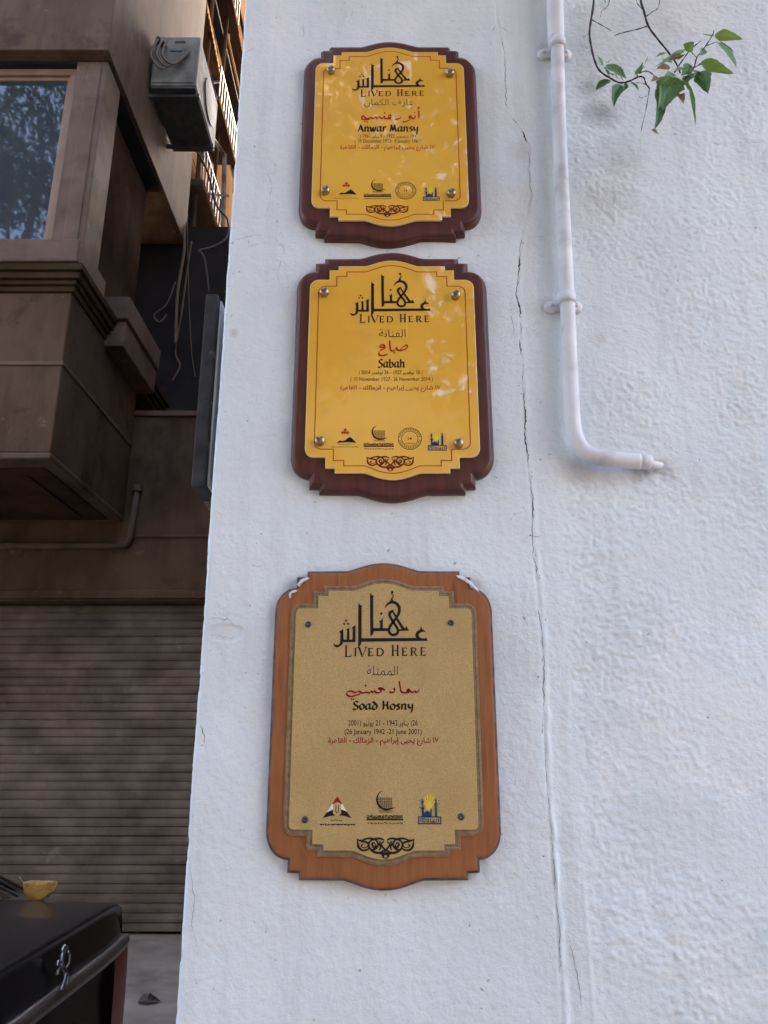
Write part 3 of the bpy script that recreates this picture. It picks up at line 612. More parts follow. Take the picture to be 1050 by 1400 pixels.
def ornament(ink, T, S):
    for s in (1, -1):
        U = lambda p: T((.5 + s * p[0], p[1]))
        def st(w_, *pts): ink.stroke([U(p[:2]) + (((p[2] if len(p) > 2 else w_) * S),) for p in pts], w_ * S)
        st(.03, (.5, .05, .005), (.45, .14, .03), (.40, .14, .03), (.33, .06, .03), (.24, .05, .035), (.16, .14, .03), (.13, .34, .035), (.17, .52, .04), (.24, .60, .03))
        st(.03, (.49, .06, .004), (.475, .28, .03), (.46, .46, .04), (.40, .60, .035), (.32, .58, .03), (.27, .48, .02))
        st(.026, (.42, .20, .03), (.36, .20, .03), (.30, .28, .035), (.31, .44, .02), (.38, .48, .015), (.42, .38, .02), (.38, .33, .02))
        st(.03, (.02, .14, .02), (.08, .05, .03), (.16, .06, .035), (.25, .14, .03), (.29, .34, .03), (.26, .55, .035), (.18, .70, .04), (.09, .72, .035), (.03, .62, .03), (.0, .62, .03))
        st(.025, (.03, .2, .02), (.07, .3, .025), (.05, .45, .03), (.0, .6, .03))
        st(.024, (.20, .22, .02), (.23, .32, .035), (.20, .46, .035), (.17, .38, .02), (.20, .22, .02))
        st(.03, (.0, .70, .03), (.06, .78, .035), (.10, .74, .02)); st(.028, (.0, 1.0, .01), (.05, .87, .035), (.0, .76, .03))
        st(.022, (.09, .16, .02), (.10, .32, .03), (.085, .48, .03), (.11, .6, .02))

def plaque(cpx, label, style, lines, script, latin, heading, emblems):
    c = Vector((cpx[0], WALL_Y - .02, cpx[1])); root = empty('memorial_plaque', (c.x, WALL_Y, c.z), label, 'plaque', 'plaques on the white wall')
    ol = quad_outline('board'); pl = quad_outline('plate')
    if style == 'new':
        mb = MB(); slab_mesh(mb, ol, [(0, -.004), (0, .008), (.0012, .0115), (.0028, .0125), (.0036, .0148), (.0058, .0178), (.009, .0192), (.013, .0196)])
        mb.build('board', M['wood_dark'], root)
        face = .0250; mb = MB(); slab_mesh(mb, pl, [(0, .0205), (0, .0246), (.0008, face)], [1, 1, 0], dz=.0035)
        plate = mb.build('plate', [M['gold'], M['sheet_edge']], root)
    else:
        mb = MB(); slab_mesh(mb, ol, [(0, -.004), (0, .011), (.0012, .0138), (.0042, .0156), (.0065, .0164), (.009, .0166)], [1, 1, 1, 0, 0, 0])
        mb.build('board', [M['wood_orange'], M['wood_edge']], root)
        mb = MB(); slab_mesh(mb, pl, [(0, .016), (.0004, .0184), (.004, .0190), (.0052, .0182), (.0088, .0186)], dz=.0035)
        mb.build('plate_rim', M['gold_rim'], root)
        face = .0206; mb = MB(); slab_mesh(mb, inset(pl, .0092), [(0, .0180), (0, .0202), (.0005, face)], dz=.0035)
        plate = mb.build('plate', M['brass_plate'], root)
    LP = lambda px, py: ((lambda p: (p.x - c.x, p.z - c.z))(P(px, py, WALL_Y - face)))
    yf = -face - .00025
    names = ['ink', 'ink_red', 'ink_dark_red', 'ink_maroon', 'ink_blue', 'ink_green', 'ink_white', 'ink_yellow', 'ink_gold']
    # border line
    if style == 'new':
        k = Ink(yf); r_ = quad_outline('line'); r2 = inset(r_, .0017); n = len(r_)
        k.mb.add([(x, yf, z + .004) for x, z in r_] + [(x, yf, z + .004) for x, z in r2], [(i, (i + 1) % n, n + (i + 1) % n, n + i) for i in range(n)])
        k.build('border_line', M['ink_red'], plate)
    # heading
    k = Ink(yf); a = LP(*heading[0]); b_ = LP(*heading[1])
    draw_heading(k, lambda p: (a[0] + (p[0] - 16) * (b_[0] - a[0]) / 927, a[1] + (p[1] - 54) * (b_[1] - a[1]) / 565)); k.build('calligraphy', M['ink'], plate)
    # name
    k = Ink(yf); draw_script(k, *script, LP); k.build('arabic_name', M['ink_red' if style == 'new' else 'ink_dark_red'], plate)
    k = Ink(yf); p0 = LP(latin[1], latin[4]); p1 = LP(latin[3], latin[2]); draw_name(k, latin[0], p0[0], p0[1], p1[0], p1[1]); k.build('latin_name', M['ink'], plate)
    for s, x0, y0, x1, y1, m_, bold in lines:
        k = Ink(yf); p0 = LP(x0, y1); p1 = LP(x1, y0); k.mesh(text_mesh(s, bold), p0[0], p0[1], p1[0], p1[1]); k.build('text_line', M[m_], plate)
    for e in emblems:
        inks = {n_: Ink(yf - .00001 * i) for i, n_ in enumerate(['ink_yellow', 'ink_dark_red', 'ink_white', 'ink', 'ink_red', 'ink_blue', 'ink_green', 'ink_gold', 'ink_maroon'])}
        if e[0] == 'stamp': emblem_stamp(inks, e[1], e[2], LP, 5)
        else:
            T = boxT(LP, *e[1]); S = T((1, 0))[0] - T((0, 0))[0]
            if e[0] == 'boat': emblem_boat(inks, T, S, 3, False)
            elif e[0] == 'skyline': emblem_skyline(inks, T, S, style == 'old')
            elif e[0] == 'flag': emblem_flag(inks, T, S, 8)
            elif e[0] == 'hill': emblem_hill(inks, T, S, 9)
            elif e[0] == 'ornament': ornament(inks['ink_maroon' if style == 'new' else 'ink'], T, S)
        used = [(n_, i) for n_, i in inks.items() if i.mb.v]
        mb = MB()
        for j, (n_, i) in enumerate(used): mb.cur = j; mb.add(i.mb.v, i.mb.f)
        mb.build('ornament' if e[0] == 'ornament' else 'emblem', [M[n_] for n_, _ in used], plate)
    return root, plate, c

def screws(root, c, spots, style):
    for px, py in spots:
        p = P(px, py, WALL_Y - .026); x, z = p.x - c.x, p.z - c.z
        mb = MB()
        if style == 'new':
            mb.lathe((x, -.0245, z), [(.0083, 0), (.0085, .003), (.0085, .009), (.0078, .0108), (.0055, .0122), (.002, .0128)], n=24); o_ = mb.build('screw_cap', M['brass'], root, smooth=False, bevel=0)
            o_.data.polygons.foreach_set('use_smooth', [True] * len(o_.data.polygons))
        else:
            mb.lathe((x, -.0204, z), [(.0052, 0), (.0052, .0012), (.0042, .0026), (.0022, .0032), (.0020, .0022)], n=18); mb.build('screw', M['steel_dark'], root, smooth=True)

A = arabic
ADDR = A('١٧ شارع يحيى إبراهيم - الزمالك - القاهرة')
r1, pl1, c1 = plaque((.0122, 2.7471), 'dark wooden plaque with glossy gold plate, topmost, with small white glare spots at its right', 'new',
    [(A('عازف الكمان'), 497.8, 135.5, 564.8, 146.5, 'ink', -.012), (A('( 19 ديسمبر 1922 - 9 يناير 1961 )'), 491.7, 183.5, 569.4, 190, 'ink', 0), ('( 19 December 1922- 9 January 1961)', 485.1, 190.4, 576, 196.8, 'ink', 0), (ADDR, 464.9, 198, 594.4, 206.6, 'ink_red', .014)],
    (N_ANWAR, (460, 70), 6.5625, 12), ('Anwar Mansy', 489.3, 169.8, 572.5, 183.5), ((482, 76.5), (581.5, 124.5)),
    [('hill', (463, 248.6, 488, 266.6)), ('boat', (497.6, 245.4, 535, 272.6)), ('stamp', (554.6, 260.6), 14), ('skyline', (578, 253, 601, 274.4)), ('ornament', (500, 280.6, 559, 297))])
screws(r1, c1, [(452.5, 98), (615, 102), (445, 262), (617, 266)], 'new')
r2, pl2, c2 = plaque((.0150, 2.2193), 'dark wooden plaque with glossy gold plate, the middle one of three, under the topmost', 'new',
    [(A('الفنانة'), 518.3, 450, 554.4, 461, 'ink', -.008), (A('( 10 نوفمبر 1927 - 26 نوفمبر 2014 )'), 490.2, 506.2, 577.9, 513.4, 'ink', 0), ('( 10 November 1927- 26 November 2014 )', 479.1, 515.6, 591.7, 522.4, 'ink', 0), (ADDR, 464.9, 526.6, 602.2, 536, 'ink_red', .014)],
    (N_SABAH, (450, 365), 6.176, 13), ('Sabah', 517.2, 491, 554.4, 502.5), ((479.5, 372.5), (589, 432)),
    [('hill', (460.4, 585.5, 487.6, 606)), ('boat', (497.5, 582, 538.5, 614.9)), ('stamp', (560.3, 599.8), 15.9), ('skyline', (584.6, 588, 610.6, 615.9)), ('ornament', (500.8, 623.5, 566.6, 644.5))])
screws(r2, c2, [(443.5, 401), (623, 405), (437.5, 604), (627, 607)], 'new')
r3, pl3, c3 = plaque((-.0007, 1.5961), 'worn orange wooden plaque with matt speckled brass plate, lowest on the wall', 'old',
    [(A('الممثلة'), 501.7, 910, 543.7, 924.5, 'ink', -.014), (A('(26 يناير 1942 - 21 يونيو 2001)'), 476, 984.3, 571.1, 994.4, 'ink', 0), ('(26 January 1942 -21 June 2001)', 471.2, 996.5, 576.3, 1006, 'ink', 0), (ADDR, 448.6, 1008, 599.8, 1019.6, 'ink_dark_red', .014)],
    (N_SOAD, (440, 900), 5.833, 11), ('Soad Hosny', 482.5, 958.5, 566, 974), ((457.5, 807.5), (585, 885.5)),
    [('flag', (441.8, 1088.7, 480.3, 1118.4)), ('boat', (501.5, 1081, 551.2, 1127)), ('skyline', (571.2, 1086.3, 603.4, 1126.7)), ('ornament', (487.4, 1145, 567.2, 1174))])
screws(r3, c3, [(421, 853), (617, 851), (416.5, 1121), (631, 1117)], 'old')
# plaster smeared over the old plaque's corners
def smear(pts, seed):
    rr = np.random.default_rng(seed); mb = MB(); ring = []
    cx_ = sum(p[0] for p in pts) / len(pts); cy_ = sum(p[1] for p in pts) / len(pts)
    ol = [tuple(v) for v in catmull(pts + [pts[0]], 4)][:-1]; vs = []
    for f, d in ((1.0, .0175), (.75, .0192), (.4, .0198)):
        for a, b_ in ol:
            q = P(cx_ + (a - cx_) * f + rr.normal(0, .35), cy_ + (b_ - cy_) * f + rr.normal(0, .35), WALL_Y - d); vs.append((q.x - c3.x, -d + rr.normal(0, .0004), q.z - c3.z))
    n = len(ol); mb.add(vs, [(k * n + i, k * n + (i + 1) % n, (k + 1) * n + (i + 1) % n, (k + 1) * n + i) for k in range(2) for i in range(n)] + [tuple(range(2 * n, 3 * n))])
    mb.build('plaster_smear', M['filler'], r3, smooth=True)
smear([(395, 811), (399, 808), (404, 807), (405, 809), (399, 811), (397, 818), (395, 816)], 1)
smear([(406, 799), (411, 793), (417, 790), (423, 790), (420, 793), (413, 796), (409, 802)], 2)
smear([(622, 787), (630, 787), (640, 792), (648, 799), (655, 809), (648, 805), (640, 798), (630, 791)], 3)

# ------------------------------------------------------------------ pipe on the wall
pc = P(770, 500, WALL_Y - .02); pipe = empty('drain_pipe', (pc.x, WALL_Y, pc.z), 'white painted pipe on the wall bending right at its foot', 'pipe')
PIPE = [(759, -150), (760, 0), (762, 60), (764, 150), (770, 300), (776, 420), (780, 520), (783, 575), (787, 598), (797, 615), (815, 624), (845, 629), (875, 631)]
pp = [tuple(P(a, b_, WALL_Y - .022)) for a, b_ in PIPE]
cm = [tuple(v) for v in catmull(pp, 5)]
mb = MB(); mb.tube(cm, .0142, 16); local(mb.build('pipe_run', M['pvc'], smooth=True), pipe)
mb = MB(); mb.tube([P(757, -150, WALL_Y - .022), P(759, 20, WALL_Y - .022), P(760, 53, WALL_Y - .022), P(760.3, 56, WALL_Y - .022)], [.0178, .0178, .0176, .0150], 18); local(mb.build('sleeve', M['pvc'], smooth=True), pipe)
for a, b_, up in ((762, 62, .0165), (774.5, 410, .016)):
    mb = MB(); p = P(a, b_, WALL_Y - .022)
    mb.tube([(p.x, p.y, p.z + .012), (p.x, p.y, p.z - .010)], up + .0012, 18)
    for s in (-1, 1):
        q = Vector((p.x + s * (.027 if s < 0 else .022), WALL_Y - .004, p.z - .004)); mb.lathe((q.x, WALL_Y + .004, q.z), [(.0125, 0), (.0125, .008), (.009, .0125), (.004, .014)], n=16)
        mb.box(min(p.x, q.x), max(p.x, q.x), WALL_Y - .010, WALL_Y - .001, q.z - .009, q.z + .009)
        mb.lathe((q.x, WALL_Y - .009, q.z), [(.005, 0), (.005, .003), (.003, .0045)], n=10)
    local(mb.build('pipe_clamp', M['pvc'], smooth=True), pipe)
e0 = P(872, 631, WALL_Y - .022); e1 = P(897, 632, WALL_Y - .012); e2 = P(905, 635, WALL_Y - .008)
mb = MB(); mb.tube([e0, e0.lerp(e1, .45), e0.lerp(e1, .62), e0.lerp(e1, .64)], [.0141, .0138, .0128, .0095], 14)
rp = random.Random(6)
for k in range(9):
    q = e0.lerp(e1, .55 + .35 * rp.random()); mb.lathe((q.x, WALL_Y + .003, q.z + rp.uniform(-.012, .009)), [(rp.uniform(.004, .008), 0), (rp.uniform(.004, .007), .005), (.002, rp.uniform(.008, .016))], n=7)
local(mb.build('crushed_end', M['pvc'], smooth=True), pipe)
mb = MB(); mb.tube([e0.lerp(e1, .5) + Vector((0, 0, -.003)), e0.lerp(e1, .85) + Vector((0, .002, -.004)), e2 + Vector((0, .001, -.002))], [.0075, .0070, .0055], 10); local(mb.build('spout', M['filler'], smooth=True), pipe)
mb = MB(); mb.tube([e2 + Vector((-.002, .001, -.002)), e2 + Vector((.0015, .0012, -.0024))], [.0058, .0040], 8); local(mb.build('spout_mouth', M['crack']), pipe)

# ------------------------------------------------------------------ slate sign fixed to the pillar's side, seen edge-on
SX0 = P(263, 640, 1.335).x; SX1 = P(281, 640, 1.335).x; z1 = P(280, 402, 1.335).z; z0 = P(270, 665, 1.335).z
sg = empty('side_sign', (SX1, 1.6, z0), 'weathered slate sign board seen edge-on at the left side of white wall', 'sign')
mb = MB(); mb.box(SX0, SX1, 1.335, 1.86, z0, z1); local(mb.build('board', M['slab'], bevel=.002), sg)
mb = MB(); mb.box(SX1 + .001, SX1 + .005, 1.350, 1.85, z0 + .006, z1 - .006); local(mb.build('bounce_tint_sheet', M['slab_back'], bevel=.001), sg)  # pale sheet added for the wall light on the board's inner face
for z in (z0 + .08, z1 - .08):
    mb = MB(); mb.tube([(SX1 + .004, 1.5, z), (EDGE_X + .01, 1.5, z)], .006, 8); local(mb.build('standoff', M['steel_dark']), sg)

# ------------------------------------------------------------------ brown building across the alley
YF = 7.23; YB = 5.48; XB = -2.55
bb = empty('brown_building', (-4.5, YF, 0), 'brown rendered house with a projecting bay window over a roller shutter', 'building')
def part(mb, name, m, **k): return local(mb.build(name, m, **k), bb)
zY = lambda py, Y: P(0, py, Y).z
# ground floor with the shutter opening
zs1 = zY(822, YF); ztop = zY(570, YF)
mb = MB(); mb.box(-12, -.35, YF, YF + .35, zs1, ztop); mb.box(-12, -8.5, YF, YF + .35, 0, zs1); mb.box(-.62, -.35, YF, YF + .35, 0, zs1)
mb.box(-12, -.35, YF - .05, YF, zs1 + .02, zs1 + .10)
part(mb, 'ground_floor_wall', M['brown_render'], bevel=.01)
mb = MB(); mb.box(-12, -.36, YF - .03, YF + .4, ztop + .002, ztop + .06); mb.box(-2.52, -.36, YF - .02, YF, zY(735, YF), zY(731, YF)); part(mb, 'coping', M['brown_trim'], bevel=.008)
mb = MB(); z = .09; YS = YF + .16
rl0 = random.Random(5); nsl = 36; h = (zs1 - .09) / nsl; prof = []
for i in range(nsl):
    a = .09 + i * h
    jy = rl0.uniform(-.003, .003); YS = YF + .16 + jy
    prof += [(YS + .016, a), (YS + .004, a + h * .10), (YS, a + h * .45), (YS + .004, a + h * .80), (YS + .016, a + h * .93)]
n = len(prof); mb.add([(-8.6, y, z_) for y, z_ in prof] + [(-.6, y, z_) for y, z_ in prof], [(i, i + 1, n + i + 1, n + i) for i in range(n - 1)])
YS = YF + .16; sh = part(mb, 'roller_shutter', M['shutter'])
mb = MB(); mb.box(-8.6, -.6, YS - .012, YS + .03, .03, .088); mb.box(-8.6, -.6, YS - .006, YS + .02, .09 + h * 9.2, .09 + h * 10.0); local(mb.build('shutter_rail', M['shutter']), sh)
mb = MB(); mb.box(-12, -.35, YF + .36, YF + .7, 0, ztop); part(mb, 'garage_back', M['shutter_dark'])
# bay: parapet, cornice, window storey
zb0 = zY(627, YB); zsl = zY(497, YB)
mb = MB(); mb.box(-12, XB, YB, YF - .002, zb0 + .05, zY(400, YB)); part(mb, 'bay_parapet', M['brown_render'], bevel=.012)
mb = MB(); mb.box(-12, XB + .012, YB - .012, YF - .004, zsl - .018, zsl + .018); part(mb, 'string_course', M['brown_trim'], bevel=.006)
mb = MB(); mb.box(-12, XB + .02, YB - .03, YF - .06, zb0 - .012, zb0 + .042); part(mb, 'bay_base_moulding', M['brown_trim'], bevel=.014)
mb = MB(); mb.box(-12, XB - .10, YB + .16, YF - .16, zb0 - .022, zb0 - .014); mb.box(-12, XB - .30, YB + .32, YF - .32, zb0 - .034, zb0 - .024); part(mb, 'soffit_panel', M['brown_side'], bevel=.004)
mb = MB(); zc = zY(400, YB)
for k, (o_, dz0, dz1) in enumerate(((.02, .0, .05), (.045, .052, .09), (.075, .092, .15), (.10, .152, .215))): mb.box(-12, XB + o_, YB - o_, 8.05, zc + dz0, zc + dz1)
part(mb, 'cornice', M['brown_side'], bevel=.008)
zcs = zc + .217; zsill0 = zY(362, YB - .12); zsill1 = zY(326, YB - .12)
mb = MB(); mb.box(-12, P(107, 345, YB - .12).x, YB - .12, YB + .5, zcs, zsill1); part(mb, 'window_sill', M['brown_trim'], bevel=.012)
YW = YB + .02; ztw = zY(84, YW); xp1 = P(147, 90, YW).x; xp0 = P(103, 100, YW).x
mb = MB(); mb.box(xp0 + .002, xp1, YW, YW + .35, zsill1 + .002, ztw); mb.box(xp0 + .10, xp1 - .05, YW - .012, YW + .01, zsill1 + .05, ztw - .04); part(mb, 'pilaster', M['brown_trim'], bevel=.015)
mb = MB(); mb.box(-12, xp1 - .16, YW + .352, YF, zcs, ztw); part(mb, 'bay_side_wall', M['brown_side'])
mb = MB(); mb.box(xp1 - .2, P(176, 420, 6.2).x, 6.2, YF, zY(435, 6.2), zY(405, 6.2)); mb.box(xp1 - .2, P(172, 420, 6.2).x, 6.24, YF, zY(470, 6.2), zY(436, 6.2)); part(mb, 'side_ledge', M['brown_trim'], bevel=.01)
XS_ = P(148, 68, YB - .08).x; zus = zY(68, YB - .08)
mb = MB(); mb.box(-12, XS_, YB - .08, 8.2, zus, 12.5); part(mb, 'upper_storey', M['brown_render'], bevel=.01)
mb = MB(); mb.box(-12, xp1, YB + .04, YF, ztw + .002, zus - .002); part(mb, 'shadow_gap', M['void_wall'])  # near-black colour holds the shade under the upper storey
# the window: bronze frame and tinted pane
fw = empty('window', (0, 0, 0), '', ''); del fw['label']; del fw['category']; fw.parent = bb; fw.matrix_parent_inverse = Matrix.Translation(-Vector(bb.location))
xl = -5.6; mb = MB(); zt2 = ztw - .02
for (a, b_, c_, d) in ((xl, xp0, zt2 - .07, zt2), (xl, xp0, zsill1 + .003, zsill1 + .07), (xp0 - .075, xp0, zsill1 + .07, zt2 - .07), (xl, xl + .07, zsill1 + .07, zt2 - .07), (-4.2, -4.13, zsill1 + .07, zt2 - .07)): mb.box(a, b_, YW + .06, YW + .13, c_, d)
for (a, b_, c_, d) in ((xl + .07, -4.2, zt2 - .11, zt2 - .07), (-4.13, xp0 - .075, zt2 - .11, zt2 - .07), (xp0 - .105, xp0 - .075, zsill1 + .07, zt2 - .11)): mb.box(a, b_, YW + .085, YW + .125, c_, d)
mb.build('window_frame', M['alu'], fw, bevel=.006)
mb = MB(); mb.box(xl + .05, xp0 - .05, YW + .10, YW + .108, zsill1 + .05, zt2 - .05); mb.build('pane', M['glass'], fw)
mb = MB(); mb.box(-12, xl - .002, YW, YW + .35, zsill1 + .002, ztw); part(mb, 'bay_front_wall', M['brown_render'])
# setback storey in the gap, dark
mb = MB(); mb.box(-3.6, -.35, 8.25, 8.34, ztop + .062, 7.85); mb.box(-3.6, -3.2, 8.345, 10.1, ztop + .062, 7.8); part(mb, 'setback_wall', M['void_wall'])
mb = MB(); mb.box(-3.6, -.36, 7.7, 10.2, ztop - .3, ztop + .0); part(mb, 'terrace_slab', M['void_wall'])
# pipe on the ground floor wall
pw = empty('wall_pipe', (P(178, 745, YF - .05).x, YF, P(178, 745, YF).z), 'brown pipe running along the house wall under the bay, turning up to a cap', 'pipe')
mb = MB(); mb.tube([(-9, YF - .05, zY(747, YF - .05)), P(160, 746, YF - .05), P(172, 745, YF - .05), P(177, 740, YF - .05), P(179, 730, YF - .05), P(187, 672, YF - .05)], .034, 12); local(mb.build('pipe_run', M['brown_trim'], smooth=True), pw)
mb = MB(); p = P(187, 672, YF - .05); mb.tube([p, p + Vector((0, 0, .06))], .05, 12); local(mb.build('pipe_cap', M['brown_trim']), pw)

# ------------------------------------------------------------------ neighbouring house down the alley, lit by the low sun
NX = -2.75
nb = empty('ochre_house', (NX, 10.5, 0), 'ochre house further down the alley with sunlit ledges and shutters', 'building')
def npart(mb, name, m, **k): return local(mb.build(name, m, **k), nb)
mb = MB(); mb.box(-9, NX, 8.35, 15, 7.9, 24); npart(mb, 'side_wall', M['goldwall'])
M['ochre_trim'] = mat('ochre_trim', (.13, .075, .033), (.20, .12, .055), 6, .95, spec=0, bump=.3, c3=(.16, .09, .05), s3=5)
rl = random.Random(12); z = 8.3
while z < 16.5:
    d = rl.choice((.05, .08, .12, .18)); t = rl.uniform(.03, .14); ya = 8.37 + rl.choice((0, 0, .4, .9))
    mb = MB(); mb.box(NX + .002, NX + d, ya, rl.choice((14.9, 14.9, ya + 1.2)), z, z + t); npart(mb, 'ledge', M[rl.choice(('ochre_trim', 'brown_side', 'brown_side', 'void_wall'))], bevel=.01); z += t + rl.uniform(.12, .5)
for y in (8.7, 9.6):
    mb = MB(); mb.tube([(NX + .20, y, 8.0), (NX + .20, y, 17)], .03, 8); npart(mb, 'downpipe', M['brown_side'])
for z in (9.0, 11.2, 13.4):
    for y in (8.9, 10.0): mb = MB(); mb.box(NX + .002, NX + .04, y, y + .5, z, z + .8); npart(mb, 'louvre', M['brown_side'], bevel=.006)
for zb_, yb_ in ((8.7, 8.5), (10.6, 9.0), (12.9, 8.6)):
    mb = MB(); mb.box(NX + .002, NX + .34, yb_, yb_ + 1.3, zb_, zb_ + .10); bs = npart(mb, 'balcony', M['brown_side'], bevel=.01)
    mb = MB(); mb.box(NX + .30, NX + .33, yb_, yb_ + 1.3, zb_ + .62, zb_ + .66)
    for k in range(9): mb.box(NX + .305, NX + .325, yb_ + .02 + .155 * k, yb_ + .04 + .155 * k, zb_ + .1, zb_ + .62)
    rw = mb.build('railing', M['cable']); rw.parent = bs
# open shutter leaf, pale
sl_ = empty('shutter_leaf', P(302, 300, 8.9), 'pale open window shutter at the edge of the white wall', 'shutter')
mb = MB(); a = P(291, 190, 8.6); b_ = P(307, 212, 8.9); c_ = P(303, 372, 8.9); d = P(288, 360, 8.6)
mb.tube([a, b_, c_], .035, 6); mb.tube([b_ + Vector((.1, .3, 0)), c_ + Vector((.1, .3, 0))], .04, 6); mb.tube([P(285, 265, 8.7), P(312, 268, 8.9)], .022, 6); local(mb.build('frame', M['pale_metal']), sl_)
# awning with scalloped edge
aw = MB(); n = 26; y0, y1 = 7.9, 9.2
p0 = P(283, 8, 8.3); p1 = P(303, 112, 9.3)
vs = []; 
for i in range(n + 1):
    q = p0.lerp(p1, i / n); s = abs(math.sin(i * math.pi / 2.0 * 1.0 + .3)); vs += [(q.x - .5, q.y, q.z + .35), (q.x, q.y, q.z + .06), (q.x + .01, q.y, q.z - .02 - .06 * (i % 2))]
aw.add(vs, [f for i in range(n) for f in ((3 * i, 3 * i + 1, 3 * i + 4, 3 * i + 3), (3 * i + 1, 3 * i + 2, 3 * i + 5, 3 * i + 4))])
o = aw.build('awning', M['palewall']); md = o.modifiers.new('solid', 'SOLIDIFY'); md.thickness = .012; rebase(o, p0); tag(o, 'pale awning with scalloped edge catching the sun above the alley', 'awning')

# ------------------------------------------------------------------ air conditioner on the brown house
YA = 6.38; ax0 = P(205, 115, YA).x; ax1 = P(268, 115, YA).x; az0 = P(205, 117, YA).z; az1 = P(205, 50, YA).z
ac = empty('air_conditioner', ((ax0 + ax1) / 2, YA + .45, az0), 'grey metal air conditioner hanging on the side of the brown house', 'air conditioner')
def apart(mb, name, m, **k): return local(mb.build(name, m, **k), ac)
mb = MB(); mb.box(ax0, ax1, YA, YA + .92, az0, az1); apart(mb, 'casing', M['pale_metal'], bevel=.015)
mb = MB(); mb.box(ax0 + .01, ax1 - .01, YA + .01, YA + .91, az0 - .025, az0 - .001); apart(mb, 'underside_shade', M['cable'], bevel=.006)  # dark sheet added under the casing, its colour stands for underside shade
mb = MB(); mb.box(ax0 + .03, ax1 - .03, YA - .012, YA + .0, az0 + .03, az1 - .16); apart(mb, 'side_cover', M['pale_metal'], bevel=.008)
mb = MB(); mb.box(ax0 + .22, ax0 + .33, YA - .006, YA + .0, az1 - .09, az1 - .065); apart(mb, 'slot', M['cable'])
mb = MB(); mb.box(ax0 + .18, ax0 + .36, YA - .018, YA - .0125, az1 - .22, az1 - .205); apart(mb, 'slot', M['cable'])
mb = MB()
for k in range(2): mb.lathe((ax0 + .06 + .05 * k, YA - .001, az1 - .10 - .05 * k), [(.03, 0), (.03, .05), (.018, .052), (.018, .08)], n=10)
apart(mb, 'valve', M['steel_dark'])
mb = MB()
for k in range(3): mb.tube([tuple(v) for v in catmull([(ax0 + .06 + .05 * k, YA - .07, az1 - .12), (ax0 + .02 + .06 * k, YA - .12, az0 + .28), (ax0 + .16 + .05 * k, YA - .10, az0 + .12 + .03 * k), (ax0 + .34 + .03 * k, YA - .04, az1 - .25)], 5)], .012, 6)
apart(mb, 'refrigerant_hose', M['cable_tan'], smooth=True)
for y in (.08, .78):
    mb = MB(); mb.box(ax0 - .10, ax1 + .02, YA + y, YA + y + .04, az0 - .065, az0 - .026); mb.box(ax0 - .10, ax0 - .06, YA + y, YA + y + .04, az0 - .026, az1); apart(mb, 'bracket', M['cable'])
mb = MB(); mb.lathe((ax1 + .001, YA + .55, (az0 + az1) / 2), [(.24, 0), (.24, .012), (.20, .016), (.05, .02)], axis='x', n=24); apart(mb, 'fan_grille', M['cable'])

# cables hanging in the gap
def cable(pts, r, m, label):
    ps = [P(a, b_, y) for a, b_, y in pts]; mb = MB(); mb.tube([tuple(v) for v in catmull([tuple(p) for p in ps], 6)], r, 6)
    o_ = mb.build('cable', M[m], smooth=True); rebase(o_, ps[-1]); tag(o_, label, 'cable', 'cables hanging in the gap beside the white wall')
cable([(268, 205, 7.4), (284, 235, 7.6), (296, 280, 7.8), (311, 300, 7.9), (310, 325, 7.8), (290, 338, 7.7), (272, 342, 7.6)], .014, 'cable', 'black cable looping from the air conditioner to the wall edge')
cable([(272, 342, 7.6), (280, 355, 7.6), (286, 400, 7.6)], .012, 'cable', 'short black cable end under the cable loop')
cable([(262, 330, 8.2), (256, 370, 8.2), (248, 430, 8.2), (240, 480, 8.2), (246, 500, 8.2), (236, 520, 8.2)], .011, 'cable_tan', 'thin tan cable dangling crookedly in the dark gap')
cable([(240, 385, 8), (228, 415, 8), (211, 430, 8), (218, 440, 8), (228, 430, 8)], .008, 'cable_tan', 'small curled tan cable end beside the ledge in the gap')
cable([(256, 300, 8.2), (258, 400, 8.2), (262, 480, 8.2), (267, 515, 8.2)], .006, 'cable_tan', 'thin straight cable hanging down behind the slate sign')
cable([(285, 95, 7.2), (292, 120, 7.3), (288, 130, 7.3), (296, 135, 7.35), (290, 115, 7.3), (300, 112, 7.4)], .014, 'cable', 'tangled black cable knot to the right of the air conditioner')
cable([(250, 300, 8.1), (252, 340, 8.1), (243, 400, 8.1), (240, 470, 8.1)], .02, 'cable_tan', 'thick brown cable running down the dark gap')
cable([(203, 501, 8.4), (240, 502, 8.4), (275, 502, 8.4)], .012, 'cable_tan', 'level thin rod across the dark gap')

# ------------------------------------------------------------------ car
CY, HW = 2.30, .80; XT = -.880
car = empty('parked_car', (XT - 2.2, CY, 0), 'black sedan parked at lower left, its tail towards the white wall', 'car'); car.scale = (1, 1, 1.072)
def cpart(mb, name, m, par=None, **k):
    o_ = mb.build(name, m, **k)
    if par: o_.parent = par; return o_
    return local(o_, car)
